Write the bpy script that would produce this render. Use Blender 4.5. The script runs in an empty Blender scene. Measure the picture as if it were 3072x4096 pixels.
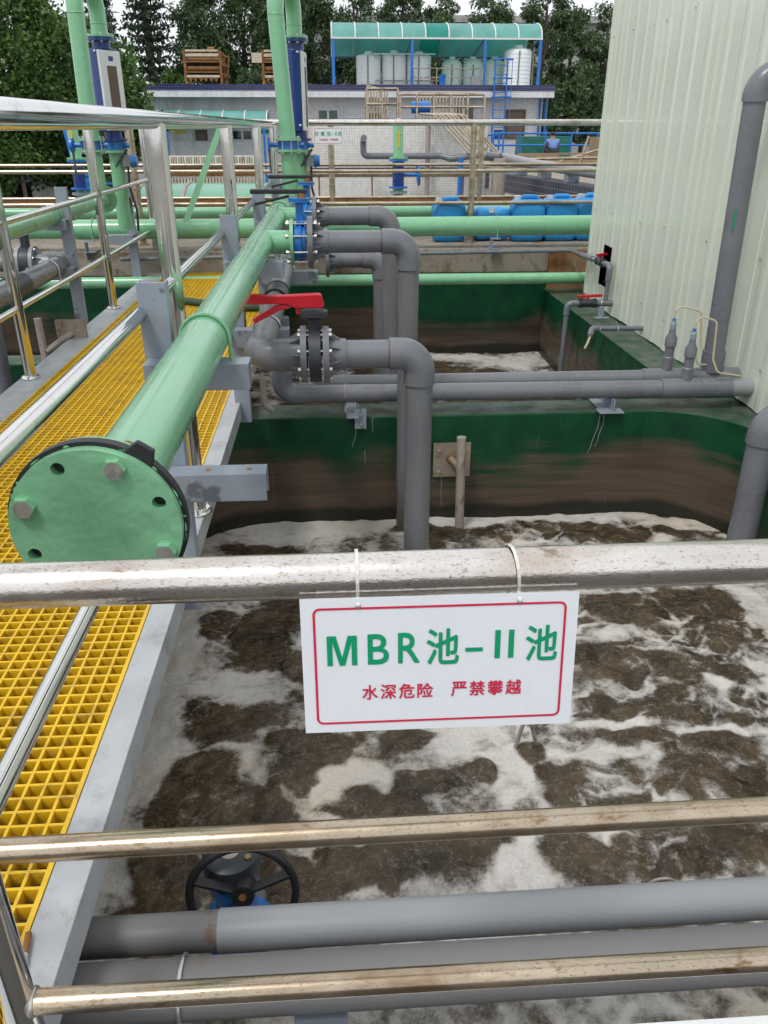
import bpy, bmesh, math, random
from mathutils import Vector, Matrix, noise as mnoise

random.seed(7)
SC = bpy.context.scene
COL = SC.collection
R = math.radians
PI = math.pi

# ---------------------------------------------------------------- camera, sky, sun, exposure
cam = bpy.data.cameras.new('camera')
cam.sensor_fit = 'VERTICAL'
cam.sensor_height = 36.0
cam.lens = 28.125
cam.clip_start = 0.05
cam.clip_end = 2000
camo = bpy.data.objects.new('camera', cam)
COL.objects.link(camo)
camo.location = (0, 0, 1.28)
camo.rotation_euler = (R(90 - 25.71), 0, R(-3.56))
SC.camera = camo

SUN_EL, SUN_AZ = R(60), R(218)      # azimuth from +Y towards +X : high, behind the camera's left shoulder
world = bpy.data.worlds.new('World')
SC.world = world
world.use_nodes = True
wn, wl = world.node_tree.nodes, world.node_tree.links
wn.clear()
w_out = wn.new('ShaderNodeOutputWorld')
w_bg = wn.new('ShaderNodeBackground')
w_sky = wn.new('ShaderNodeTexSky')
w_sky.sky_type = 'NISHITA'
w_sky.sun_disc = False
w_sky.sun_elevation = SUN_EL
w_sky.sun_rotation = SUN_AZ
w_sky.air_density = 1.0
w_sky.dust_density = 2.0
w_tc = wn.new('ShaderNodeTexCoord')
w_no = wn.new('ShaderNodeTexNoise')
w_no.inputs['Scale'].default_value = 2.2
w_no.inputs['Detail'].default_value = 6
w_rmp = wn.new('ShaderNodeMapRange')
w_rmp.inputs['From Min'].default_value = 0.30
w_rmp.inputs['From Max'].default_value = 0.62
w_rmp.inputs['To Min'].default_value = 0.80
w_rmp.inputs['To Max'].default_value = 0.97
w_mix = wn.new('ShaderNodeMix')
w_mix.data_type = 'RGBA'
w_mix.inputs['B'].default_value = (9.6, 9.9, 10.3, 1)
wl.new(w_tc.outputs['Generated'], w_no.inputs['Vector'])
wl.new(w_no.outputs['Fac'], w_rmp.inputs['Value'])
wl.new(w_rmp.outputs['Result'], w_mix.inputs['Factor'])
wl.new(w_sky.outputs['Color'], w_mix.inputs['A'])
wl.new(w_mix.outputs['Result'], w_bg.inputs['Color'])
w_bg.inputs['Strength'].default_value = 0.10
wl.new(w_bg.outputs['Background'], w_out.inputs['Surface'])

sun = bpy.data.lights.new('sun', 'SUN')
sun.energy = 1.4
sun.angle = R(11)
sun.color = (1.0, 0.965, 0.91)
suno = bpy.data.objects.new('sun', sun)
COL.objects.link(suno)
sd = Vector((math.sin(SUN_AZ) * math.cos(SUN_EL), math.cos(SUN_AZ) * math.cos(SUN_EL), math.sin(SUN_EL)))
suno.rotation_euler = sd.to_track_quat('Z', 'Y').to_euler()
suno.location = (0, 0, 30)

world.cycles.sampling_method = 'MANUAL'
world.cycles.sample_map_resolution = 512
SC.view_settings.view_transform = 'Standard'
SC.view_settings.look = 'None'
SC.view_settings.exposure = 0.20
SC.view_settings.gamma = 1.0
SC.view_settings.use_curve_mapping = False
SC.render.engine = 'CYCLES'
SC.cycles.use_denoising = True
SC.cycles.use_adaptive_sampling = True
SC.cycles.adaptive_threshold = 0.03
SC.cycles.max_bounces = 4
SC.cycles.diffuse_bounces = 2
SC.cycles.glossy_bounces = 3
SC.cycles.transparent_max_bounces = 8
SC.cycles.caustics_reflective = False
SC.cycles.caustics_refractive = False
SC.cycles.sample_clamp_indirect = 6.0

# ---------------------------------------------------------------- mesh builder
V = Vector


def frame(d):
    d = d.normalized()
    a = V((0, 0, 1)) if abs(d.z) < 0.9 else V((1, 0, 0))
    u = a.cross(d).normalized()
    return u, d.cross(u).normalized()


class MB:
    def __init__(s):
        s.v, s.f = [], []

    def quad(s, a, b, c, d):
        n = len(s.v)
        s.v += [tuple(a), tuple(b), tuple(c), tuple(d)]
        s.f.append((n, n + 1, n + 2, n + 3))
        return s

    def box(s, lo, hi):
        n = len(s.v)
        x0, y0, z0 = lo
        x1, y1, z1 = hi
        s.v += [(x0, y0, z0), (x1, y0, z0), (x1, y1, z0), (x0, y1, z0), (x0, y0, z1), (x1, y0, z1), (x1, y1, z1), (x0, y1, z1)]
        s.f += [(n, n + 3, n + 2, n + 1), (n + 4, n + 5, n + 6, n + 7), (n, n + 1, n + 5, n + 4), (n + 1, n + 2, n + 6, n + 5), (n + 2, n + 3, n + 7, n + 6), (n + 3, n, n + 4, n + 7)]
        return s

    def bar(s, p0, p1, w, h):
        """square-section bar from p0 to p1"""
        p0, p1 = V(p0), V(p1)
        u, v = frame(p1 - p0)
        n = len(s.v)
        for p in (p0, p1):
            for a, b in ((-1, -1), (1, -1), (1, 1), (-1, 1)):
                s.v.append(tuple(p + u * a * w / 2 + v * b * h / 2))
        s.f += [(n + 3, n + 2, n + 1, n), (n + 4, n + 5, n + 6, n + 7)] + [(n + i, n + (i + 1) % 4, n + 4 + (i + 1) % 4, n + 4 + i) for i in range(4)]
        return s

    def extr(s, poly, o, u, v, w, L):
        """extrude 2-D polygon (a,b)-> o+a*u+b*v along w*L"""
        o, u, v, w = V(o), V(u), V(v), V(w)
        n = len(s.v)
        k = len(poly)
        for t in (0, L):
            for a, b in poly:
                s.v.append(tuple(o + u * a + v * b + w * t))
        s.f.append(tuple(range(n + k - 1, n - 1, -1)))
        s.f.append(tuple(range(n + k, n + 2 * k)))
        s.f += [(n + i, n + (i + 1) % k, n + k + (i + 1) % k, n + k + i) for i in range(k)]
        return s

    def tube(s, path, r, seg=20, caps=True, radii=None):
        P = [V(p) for p in path]
        n0 = len(s.v)
        d = (P[1] - P[0]).normalized()
        u, v = frame(d)
        for i, p in enumerate(P):
            if i == 0:
                t = (P[1] - P[0])
            elif i == len(P) - 1:
                t = (P[-1] - P[-2])
            else:
                t = (P[i + 1] - P[i]).normalized() + (P[i] - P[i - 1]).normalized()
            t.normalize()
            q = d.rotation_difference(t)
            u = q @ u
            v = q @ v
            d = t
            rr = radii[i] if radii else r
            for k in range(seg):
                a = 2 * PI * k / seg
                s.v.append(tuple(p + u * (rr * math.cos(a)) + v * (rr * math.sin(a))))
        for i in range(len(P) - 1):
            for k in range(seg):
                a = n0 + i * seg + k
                b = n0 + i * seg + (k + 1) % seg
                s.f.append((a, b, b + seg, a + seg))
        if caps:
            s.f.append(tuple(n0 + k for k in range(seg - 1, -1, -1)))
            m = n0 + (len(P) - 1) * seg
            s.f.append(tuple(m + k for k in range(seg)))
        return s

    def cyl(s, p0, p1, r, r2=None, seg=20, caps=True):
        return s.tube([p0, p1], r, seg, caps, [r, r if r2 is None else r2])

    def ring(s, c, ax, r, t, seg=24, ts=8, a0=0, a1=2 * PI):
        """torus (or part of one) about axis ax"""
        u, v = frame(V(ax))
        pts = []
        full = abs(a1 - a0 - 2 * PI) < 1e-6
        for k in range(seg + 1):
            a = a0 + (a1 - a0) * k / seg
            pts.append(V(c) + u * (r * math.cos(a)) + v * (r * math.sin(a)))
        return s.tube(pts, t, ts, caps=not full)

    def lathe(s, prof, c, seg=24):
        """profile (r,z) round the vertical through c"""
        c = V(c)
        n0 = len(s.v)
        for r, z in prof:
            for k in range(seg):
                a = 2 * PI * k / seg
                s.v.append((c.x + r * math.cos(a), c.y + r * math.sin(a), c.z + z))
        for i in range(len(prof) - 1):
            for k in range(seg):
                a = n0 + i * seg + k
                b = n0 + i * seg + (k + 1) % seg
                s.f.append((a, b, b + seg, a + seg))
        s.f.append(tuple(n0 + k for k in range(seg - 1, -1, -1)))
        m = n0 + (len(prof) - 1) * seg
        s.f.append(tuple(m + k for k in range(seg)))
        return s

    def hexn(s, p, ax, r, h):
        return s.cyl(p, V(p) + V(ax).normalized() * h, r, seg=6)

    def sphere(s, c, r, seg=16, rings=10, sc=(1, 1, 1)):
        pr = []
        for i in range(rings + 1):
            a = -PI / 2 + PI * i / rings
            pr.append((max(1e-4, r * math.cos(a)), r * math.sin(a)))
        n = len(s.v)
        s.lathe(pr, (0, 0, 0), seg)
        for i in range(n, len(s.v)):
            x, y, z = s.v[i]
            s.v[i] = (c[0] + x * sc[0], c[1] + y * sc[1], c[2] + z * sc[2])
        return s


def fillet(pts, rad, n=7):
    P = [V(p) for p in pts]
    out = [P[0]]
    for i in range(1, len(P) - 1):
        a, b, c = P[i - 1], P[i], P[i + 1]
        d1 = (a - b).normalized()
        d2 = (c - b).normalized()
        ang = d1.angle(d2)
        t = rad / math.tan(ang / 2)
        s0, s1 = b + d1 * t, b + d2 * t
        bis = (d1 + d2).normalized()
        cen = b + bis * (rad / math.sin(ang / 2))
        r0 = s0 - cen
        ax = r0.cross(s1 - cen).normalized()
        tot = r0.angle(s1 - cen)
        for k in range(n + 1):
            out.append(cen + Matrix.Rotation(tot * k / n, 3, ax) @ r0)
    out.append(P[-1])
    return out


ORG = {}


def mesh_from(name, mb, org, smooth=True, ang=35):
    me = bpy.data.meshes.new(name)
    ox, oy, oz = org
    me.from_pydata([(x - ox, y - oy, z - oz) for x, y, z in mb.v], [], mb.f)
    bm = bmesh.new()
    bm.from_mesh(me)
    bmesh.ops.recalc_face_normals(bm, faces=bm.faces)
    bm.to_mesh(me)
    bm.free()
    if smooth:
        me.polygons.foreach_set('use_smooth', [True] * len(me.polygons))
        me.set_sharp_from_angle(angle=R(ang))
    me.update()
    return me


def thing(name, label, cat, loc=(0, 0, 0), group=None):
    o = bpy.data.objects.new(name, None)
    COL.objects.link(o)
    o.empty_display_size = 0.1
    o.location = loc
    o['label'] = label
    o['category'] = cat
    if group:
        o['group'] = group
    ORG[o.name] = V(loc)
    return o


def part(name, mb, mat, parent, label=None, smooth=True, bevel=0, ang=35):
    org = ORG[parent.name]
    me = mesh_from(name, mb, org, smooth, ang)
    me.materials.append(mat)
    o = bpy.data.objects.new(name, me)
    COL.objects.link(o)
    o.parent = parent
    ORG[o.name] = org
    if label:
        o['label'] = label
    if bevel:
        m = o.modifiers.new('bevel', 'BEVEL')
        m.width = bevel
        m.segments = 2
        m.limit_method = 'ANGLE'
    return o


def solo(name, mb, mat, label=None, cat=None, group=None, kind=None, smooth=True, loc=None, bevel=0, ang=35):
    if loc is None:
        xs, ys, zs = zip(*mb.v)
        loc = ((min(xs) + max(xs)) / 2, (min(ys) + max(ys)) / 2, min(zs))
    me = mesh_from(name, mb, loc, smooth, ang)
    me.materials.append(mat)
    o = bpy.data.objects.new(name, me)
    COL.objects.link(o)
    o.location = loc
    ORG[o.name] = V(loc)
    if label:
        o['label'] = label
    if cat:
        o['category'] = cat
    if group:
        o['group'] = group
    if kind:
        o['kind'] = kind
    if bevel:
        m = o.modifiers.new('bevel', 'BEVEL')
        m.width = bevel
        m.segments = 2
        m.limit_method = 'ANGLE'
    return o


def share(name, src, loc, parent):
    """another child piece that shares the mesh of src, moved by loc"""
    o = bpy.data.objects.new(name, src.data)
    COL.objects.link(o)
    o.parent = parent
    o.location = loc
    return o


# ---------------------------------------------------------------- materials
class NT:
    def __init__(s, name):
        s.m = bpy.data.materials.new(name)
        s.m.use_nodes = True
        s.t = s.m.node_tree
        s.t.nodes.clear()
        s.out = s.n('ShaderNodeOutputMaterial')
        s.b = s.n('ShaderNodeBsdfPrincipled')
        s.l(s.b.outputs[0], s.out.inputs[0])
        g = s.n('ShaderNodeNewGeometry')
        s.pos = g.outputs['Position']
        s.geo = g

    def n(s, t, **kw):
        nd = s.t.nodes.new(t)
        for k, v in kw.items():
            if k in nd.inputs:
                nd.inputs[k].default_value = v
            else:
                setattr(nd, k, v)
        return nd

    def l(s, a, b):
        s.t.links.new(a, b)

    def scaled(s, sc):
        if sc is None:
            return s.pos
        m = s.n('ShaderNodeMapping')
        m.inputs['Scale'].default_value = sc
        s.l(s.pos, m.inputs['Vector'])
        return m.outputs[0]

    def noise(s, scale, detail=4, rough=0.55, vec=None, dist=0):
        nd = s.n('ShaderNodeTexNoise')
        nd.inputs['Scale'].default_value = scale
        nd.inputs['Detail'].default_value = detail
        nd.inputs['Roughness'].default_value = rough
        nd.inputs['Distortion'].default_value = dist
        s.l(vec if vec is not None else s.pos, nd.inputs['Vector'])
        return nd.outputs['Fac']

    def rng(s, x, a, b, c=0.0, d=1.0, smooth=False):
        nd = s.n('ShaderNodeMapRange')
        if smooth:
            nd.interpolation_type = 'SMOOTHSTEP'
        nd.inputs['From Min'].default_value = a
        nd.inputs['From Max'].default_value = b
        nd.inputs['To Min'].default_value = c
        nd.inputs['To Max'].default_value = d
        s.l(x, nd.inputs['Value'])
        return nd.outputs['Result']

    def mix(s, fac, a, b):
        nd = s.n('ShaderNodeMix')
        nd.data_type = 'RGBA'
        for x, k in ((a, 'A'), (b, 'B')):
            if isinstance(x, tuple):
                nd.inputs[k].default_value = (*x[:3], 1)
            else:
                s.l(x, nd.inputs[k])
        if isinstance(fac, (int, float)):
            nd.inputs['Factor'].default_value = fac
        else:
            s.l(fac, nd.inputs['Factor'])
        return nd.outputs['Result']

    def math(s, op, a, b=None):
        nd = s.n('ShaderNodeMath')
        nd.operation = op
        for i, x in enumerate((a, b)):
            if x is None:
                continue
            if isinstance(x, (int, float)):
                nd.inputs[i].default_value = x
            else:
                s.l(x, nd.inputs[i])
        return nd.outputs[0]

    def set(s, k, v):
        if isinstance(v, (int, float, tuple)):
            s.b.inputs[k].default_value = (*v, 1) if isinstance(v, tuple) and len(v) == 3 else v
        else:
            s.l(v, s.b.inputs[k])

    def bump(s, h, strength=0.3, dist=0.01):
        nd = s.n('ShaderNodeBump')
        nd.inputs['Strength'].default_value = strength
        nd.inputs['Distance'].default_value = dist
        s.l(h, nd.inputs['Height'])
        s.l(nd.outputs[0], s.b.inputs['Normal'])


def sh(c, k):
    return tuple(min(1.0, x * k) for x in c)


def mat(name, col, rough=0.5, metal=0.0, var=0.18, scale=6.0, dirt=None, bump=None, coat=0.0, stretch=None, rvar=0.1, spec=0.5):
    t = NT(name)
    vec = t.scaled(stretch) if stretch else t.pos
    nz = t.noise(scale, 3, 0.6, vec)
    c = t.mix(t.rng(nz, 0.25, 0.75), sh(col, 1 - var), sh(col, 1 + var))
    if dirt:
        for dcol, dsc, lo, hi in dirt:
            dn = t.noise(dsc, 4, 0.68, vec)
            c = t.mix(t.rng(dn, lo, hi), c, dcol)
    t.set('Base Color', c)
    t.set('Roughness', t.rng(nz, 0.3, 0.7, max(0.02, rough - rvar), rough + rvar))
    t.set('Metallic', metal)
    t.set('Specular IOR Level', spec)
    if coat:
        t.set('Coat Weight', coat)
        t.set('Coat Roughness', 0.15)
    if bump:
        t.bump(t.noise(bump[0], 2, 0.6, vec), bump[1], bump[2] if len(bump) > 2 else 0.005)
    return t.m


RUST = (0.16, 0.055, 0.018)
M_POL = mat('polished_stainless', (0.72, 0.71, 0.69), 0.10, 1.0, 0.05, 5, rvar=0.05, dirt=[((0.40, 0.36, 0.30), 14, 0.60, 0.85)], bump=(40, 0.03, 0.001))
M_WEA = mat('weathered_stainless', (0.74, 0.70, 0.655), 0.22, 1.0, 0.12, 9, rvar=0.07,
            dirt=[((0.42, 0.29, 0.18), 5, 0.50, 0.76), ((0.36, 0.27, 0.20), 38, 0.60, 0.72), ((0.33, 0.27, 0.215), 300, 0.56, 0.70)], bump=(260, 0.35, 0.001), stretch=(0.6, 1, 1.2))
M_WEB = mat('brown_weathered_stainless', (0.54, 0.45, 0.335), 0.26, 0.95, 0.2, 7, rvar=0.09,
            dirt=[((0.26, 0.16, 0.085), 6, 0.52, 0.74), ((0.45, 0.42, 0.38), 9, 0.60, 0.72), ((0.27, 0.155, 0.08), 34, 0.60, 0.70), ((0.24, 0.17, 0.11), 270, 0.56, 0.70)], bump=(160, 0.14, 0.001), stretch=(0.5, 1, 1.4))
M_GRN = mat('green_pipe_paint', (0.205, 0.490, 0.275), 0.26, 0, 0.05, 3, dirt=[((0.15, 0.36, 0.19), 18, 0.66, 0.84), ((0.25, 0.50, 0.32), 5, 0.60, 0.80), ((0.16, 0.12, 0.07), 60, 0.74, 0.78)], bump=(70, 0.06, 0.002), coat=0.45)
M_GRF = mat('green_flange_paint', (0.215, 0.490, 0.280), 0.33, 0, 0.09, 4, dirt=[((0.16, 0.36, 0.20), 12, 0.60, 0.78), ((0.20, 0.09, 0.04), 21, 0.68, 0.72), ((0.10, 0.05, 0.03), 70, 0.72, 0.76)], bump=(26, 0.7, 0.006), coat=0.2)
M_PVC = mat('grey_pvc', (0.160, 0.168, 0.187), 0.30, 0, 0.12, 4, dirt=[((0.20, 0.175, 0.15), 5, 0.58, 0.82), ((0.10, 0.09, 0.08), 60, 0.70, 0.78)], bump=(120, 0.05, 0.001))


def mat_pvc_wet():
    t = NT('sludge_splashed_pvc')
    sp = t.n('ShaderNodeSeparateXYZ')
    t.l(t.pos, sp.inputs[0])
    n1 = t.noise(6, 4, 0.65, t.scaled((1, 1, 0.4)))
    c = t.mix(t.rng(n1, 0.3, 0.7), (0.140, 0.144, 0.156), (0.178, 0.180, 0.190))
    c = t.mix(t.rng(t.noise(14, 4, 0.7, t.scaled((1, 1, 0.12))), 0.56, 0.74, 0, 0.55), c, (0.20, 0.165, 0.13))
    zz = t.math('ADD', sp.outputs[2], t.math('MULTIPLY', t.math('SUBTRACT', n1, 0.5), 0.5))
    c = t.mix(t.rng(zz, -0.45, -0.80, 0, 0.85), c, (0.085, 0.062, 0.045))
    t.set('Base Color', c)
    t.set('Roughness', t.rng(n1, 0.3, 0.7, 0.24, 0.42))
    return t.m


M_PVW = mat_pvc_wet()
M_PVL = mat('pale_grey_pvc', (0.275, 0.285, 0.30), 0.42, 0, 0.10, 3, dirt=[((0.25, 0.22, 0.17), 9, 0.64, 0.76)], bump=(100, 0.05, 0.001), stretch=(0.4, 1, 1))
M_PVD = mat('dull_grey_pvc', (0.17, 0.165, 0.165), 0.46, 0, 0.12, 3, dirt=[((0.16, 0.12, 0.08), 10, 0.62, 0.76)], bump=(100, 0.05, 0.001), stretch=(0.5, 1, 1))
M_STL = mat('grey_painted_steel', (0.265, 0.305, 0.36), 0.40, 0, 0.12, 6, dirt=[((0.12, 0.14, 0.17), 5, 0.60, 0.64), ((0.14, 0.07, 0.04), 24, 0.72, 0.78)], bump=(60, 0.1, 0.002))
M_STW = mat('pale_painted_steel', (0.43, 0.45, 0.47), 0.40, 0, 0.14, 5, dirt=[((0.24, 0.24, 0.235), 6, 0.52, 0.74), ((0.36, 0.32, 0.27), 17, 0.60, 0.72), ((0.22, 0.12, 0.07), 30, 0.72, 0.79)], bump=(60, 0.1, 0.002))
M_YEL = mat('yellow_frp', (0.78, 0.485, 0.016), 0.38, 0, 0.13, 9, dirt=[((0.30, 0.18, 0.05), 11, 0.54, 0.80), ((0.12, 0.08, 0.04), 45, 0.66, 0.76), ((0.60, 0.40, 0.12), 40, 0.60, 0.75)], bump=(140, 0.12, 0.001))
M_BLU = mat('blue_valve_paint', (0.012, 0.165, 0.53), 0.32, 0, 0.12, 8, dirt=[((0.02, 0.05, 0.16), 14, 0.64, 0.76)], bump=(60, 0.12, 0.002), coat=0.2)
M_NAV = mat('navy_paint', (0.010, 0.040, 0.20), 0.32, 0, 0.10, 6, coat=0.2)
M_BLK = mat('black_rubber', (0.014, 0.014, 0.017), 0.5, 0, 0.2, 12, dirt=[((0.10, 0.10, 0.09), 20, 0.66, 0.78)])
M_DGY = mat('dark_grey_plastic', (0.030, 0.034, 0.042), 0.42, 0, 0.15, 10)
M_RED = mat('red_plastic', (0.55, 0.012, 0.025), 0.36, 0, 0.08, 10)
M_WHT = mat('white_paint', (0.72, 0.73, 0.73), 0.35, 0, 0.05, 4)
M_NUT = mat('galvanised_bolt', (0.62, 0.62, 0.60), 0.33, 0.9, 0.15, 30, dirt=[((0.25, 0.13, 0.06), 40, 0.64, 0.74)])
M_OLD = mat('dirty_pale_pipe', (0.36, 0.31, 0.27), 0.6, 0, 0.2, 14, dirt=[((0.16, 0.12, 0.09), 30, 0.56, 0.68)], stretch=(1, 1, 0.5))
M_PLT = mat('stained_steel_plate', (0.36, 0.30, 0.235), 0.5, 0.4, 0.2, 10, dirt=[((0.16, 0.10, 0.06), 16, 0.56, 0.70)])
M_RUS = mat('rusty_steel', (0.26, 0.115, 0.035), 0.72, 0.1, 0.35, 5, dirt=[((0.40, 0.24, 0.10), 3, 0.55, 0.7), ((0.07, 0.03, 0.015), 7, 0.58, 0.72)], bump=(30, 0.3, 0.01))
M_RST = mat('pale_rusty_plate', (0.55, 0.47, 0.36), 0.6, 0.1, 0.2, 4, dirt=[((0.30, 0.15, 0.06), 5, 0.56, 0.72)])
M_CON = mat('weathered_concrete', (0.30, 0.26, 0.21), 0.85, 0, 0.2, 3, dirt=[((0.15, 0.09, 0.05), 3, 0.52, 0.68), ((0.09, 0.075, 0.06), 9, 0.56, 0.72)], bump=(40, 0.5, 0.006))
M_CNW = mat('dark_platform_concrete', (0.070, 0.066, 0.060), 0.7, 0, 0.2, 4, bump=(50, 0.3, 0.004))  # floor colour kept dark so the front rails reflect dark below
M_JER = mat('blue_jerrycan_plastic', (0.030, 0.300, 0.70), 0.36, 0, 0.14, 6, dirt=[((0.05, 0.16, 0.34), 9, 0.62, 0.76)], bump=(26, 0.12, 0.004))
M_PET = mat('white_tank_plastic', (0.84, 0.88, 0.86), 0.5, 0, 0.05, 1.5, dirt=[((0.40, 0.40, 0.35), 3, 0.60, 0.74)], stretch=(1, 1, 0.3))
M_PEG = mat('green_tinted_tank_plastic', (0.60, 0.76, 0.68), 0.5, 0, 0.07, 1.5, dirt=[((0.34, 0.40, 0.33), 3, 0.60, 0.74)], stretch=(1, 1, 0.3))
M_WOO = mat('weathered_wood', (0.30, 0.21, 0.125), 0.8, 0, 0.3, 4, stretch=(0.3, 3, 3), dirt=[((0.12, 0.08, 0.05), 5, 0.56, 0.7)])
M_DRK = mat('dark_interior', (0.010, 0.010, 0.011), 0.9, 0, 0.1, 3)  # near black, stands in for shade inside the shed and roof machines
M_GLS = mat('dark_window_glass', (0.022, 0.032, 0.036), 0.08, 0, 0.3, 0.7, spec=0.8)
M_GLG = mat('green_window_glass', (0.025, 0.095, 0.075), 0.10, 0, 0.2, 0.7, spec=0.7)
M_BRN = mat('brown_board', (0.125, 0.085, 0.06), 0.6, 0, 0.15, 3)
M_GRD = mat('ground_concrete', (0.20, 0.19, 0.17), 0.9, 0, 0.25, 0.4, dirt=[((0.10, 0.10, 0.085), 0.9, 0.5, 0.7)])
M_TRK = mat('tree_bark', (0.10, 0.082, 0.06), 0.9, 0, 0.3, 6, bump=(20, 0.5, 0.03), stretch=(2, 2, 0.4))
M_SKN = mat('skin', (0.28, 0.15, 0.09), 0.6, 0, 0.1, 9)
M_SHT = mat('blue_work_shirt', (0.13, 0.22, 0.50), 0.8, 0, 0.15, 9)
M_HAI = mat('dark_hair', (0.02, 0.018, 0.016), 0.6, 0, 0.2, 30)
M_TRO = mat('dark_trousers', (0.03, 0.035, 0.05), 0.8, 0, 0.2, 9)
M_TIE = mat('white_nylon', (0.66, 0.64, 0.59), 0.4, 0, 0.05, 9)
M_HOS = mat('green_canvas_hose', (0.045, 0.085, 0.05), 0.8, 0, 0.3, 14, dirt=[((0.12, 0.10, 0.06), 16, 0.58, 0.7)], bump=(80, 0.4, 0.004))
M_TUB = mat('yellowed_clear_tube', (0.50, 0.46, 0.28), 0.25, 0, 0.1, 9)
M_YAR = mat('yellow_arrow', (0.72, 0.52, 0.03), 0.5, 0, 0.05, 9)
M_FAC = mat('pale_facade', (0.40, 0.40, 0.385), 0.8, 0, 0.12, 0.5, dirt=[((0.25, 0.25, 0.24), 0.9, 0.56, 0.75)])
M_SGG = mat('sign_green', (0.0, 0.30, 0.135), 0.4, 0, 0.03, 9)
M_SGR = mat('sign_red', (0.62, 0.022, 0.07), 0.4, 0, 0.03, 9)
M_SGW = mat('sign_white', (0.76, 0.79, 0.83), 0.34, 0, 0.02, 6, dirt=[((0.62, 0.63, 0.63), 14, 0.66, 0.85)], stretch=(1, 1, 0.25))


def mat_tile(name, axis, tile, grout, size, var=0.08, gw=0.06, rough=0.2, stain=None, ratio=1.0, off=0.0):
    t = NT(name)
    sp = t.n('ShaderNodeSeparateXYZ')
    t.l(t.pos, sp.inputs[0])
    cb = t.n('ShaderNodeCombineXYZ')
    t.l(sp.outputs['XYZ'.index(axis.upper())], cb.inputs[0])
    t.l(sp.outputs[2], cb.inputs[1])
    br = t.n('ShaderNodeTexBrick')
    br.offset = off
    br.squash = 1.0
    br.inputs['Scale'].default_value = 1.0
    br.inputs['Brick Width'].default_value = size * ratio
    br.inputs['Row Height'].default_value = size
    br.inputs['Mortar Size'].default_value = size * gw
    br.inputs['Mortar Smooth'].default_value = 0.1
    br.inputs['Color1'].default_value = (*sh(tile, 1 - var), 1)
    br.inputs['Color2'].default_value = (*sh(tile, 1 + var), 1)
    br.inputs['Mortar'].default_value = (*grout, 1)
    t.l(cb.outputs[0], br.inputs['Vector'])
    c = br.outputs['Color']
    if stain:
        vec = t.scaled((1, 1, 0.12))
        c = t.mix(t.rng(t.noise(1.6, 6, 0.6, vec), 0.52, 0.74, 0, 0.65), c, stain)
    t.set('Base Color', c)
    t.set('Roughness', rough)
    t.bump(t.math('SUBTRACT', 1.0, br.outputs['Fac']), 0.4, 0.004)
    return t.m


M_TW = mat_tile('white_mosaic_tile', 'x', (0.72, 0.73, 0.77), (0.45, 0.45, 0.46), 0.10, gw=0.045, stain=(0.44, 0.40, 0.34))
M_TWA = mat_tile('white_tank_tile', 'x', (0.76, 0.76, 0.74), (0.46, 0.42, 0.38), 0.052, gw=0.05, stain=(0.46, 0.34, 0.20))
M_TB = mat_tile('blue_mosaic_tile', 'x', (0.014, 0.018, 0.095), (0.20, 0.20, 0.24), 0.10, gw=0.04)
M_TBA = mat_tile('blue_edge_tile', 'x', (0.020, 0.020, 0.085), (0.22, 0.20, 0.20), 0.052, gw=0.10)
M_TWY = mat_tile('white_long_tile', 'y', (0.62, 0.61, 0.57), (0.34, 0.32, 0.28), 0.11, ratio=2.2, gw=0.04, off=0.5, stain=(0.40, 0.34, 0.26))
M_TBY = mat_tile('blue_long_tile', 'y', (0.022, 0.026, 0.055), (0.24, 0.24, 0.24), 0.11, ratio=1.0, gw=0.03)


def mat_wall():
    """dark green coating, brown sludge bands in wavy horizontal strips above the waterline"""
    t = NT('green_tank_coating')
    sp = t.n('ShaderNodeSeparateXYZ')
    t.l(t.pos, sp.inputs[0])
    z = sp.outputs[2]
    n1 = t.noise(5, 3, 0.6)
    g = t.mix(t.rng(n1, 0.3, 0.7), (0.002, 0.036, 0.015), (0.004, 0.072, 0.029))
    flat = t.noise(2.6, 4, 0.6, t.scaled((0.55, 0.55, 9.0)))
    patch = t.noise(0.95, 3, 0.5, t.scaled((1, 1, 0.35)))
    w = t.math('ADD', t.rng(z, -0.70, -0.36, 0.85, 0.30), t.math('MULTIPLY', t.math('SUBTRACT', flat, 0.5), 0.55))
    w = t.math('ADD', w, t.math('MULTIPLY', t.math('SUBTRACT', patch, 0.47), 2.4))
    inz = t.rng(z, -0.33, -0.37)
    br = t.mix(t.rng(flat, 0.35, 0.65), (0.084, 0.055, 0.041), (0.135, 0.092, 0.068))
    c = t.mix(t.math('MULTIPLY', t.rng(w, 0.36, 0.66, 0, 0.90), inz), g, br)
    wet = t.math('ADD', z, t.math('MULTIPLY', t.math('SUBTRACT', t.noise(3.0, 3, 0.5, t.scaled((1, 1, 0.1))), 0.5), 0.10))
    c = t.mix(t.rng(wet, -0.72, -0.76), c, (0.022, 0.021, 0.015))
    drip = t.noise(3, 2, 0.4, t.scaled((30, 30, 1.5)))
    c = t.mix(t.math('MULTIPLY', t.rng(drip, 0.76, 0.80), 0.5), c, (0.20, 0.26, 0.22))
    # worn, dusty tops
    top = t.n('ShaderNodeSeparateXYZ')
    t.l(t.geo.outputs['Normal'], top.inputs[0])
    up = t.rng(top.outputs[2], 0.7, 0.95)
    dust = t.mix(t.rng(t.noise(6, 5, 0.65), 0.38, 0.62), (0.022, 0.075, 0.042), (0.120, 0.115, 0.095))
    c = t.mix(t.math('MULTIPLY', up, 0.72), c, dust)
    t.set('Base Color', c)
    t.set('Roughness', t.rng(t.noise(9, 4), 0.3, 0.7, 0.30, 0.58))
    t.set('Specular IOR Level', 0.3)
    t.bump(t.noise(24, 3, 0.6), 0.35, 0.006)
    return t.m


M_WALL = mat_wall()


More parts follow.
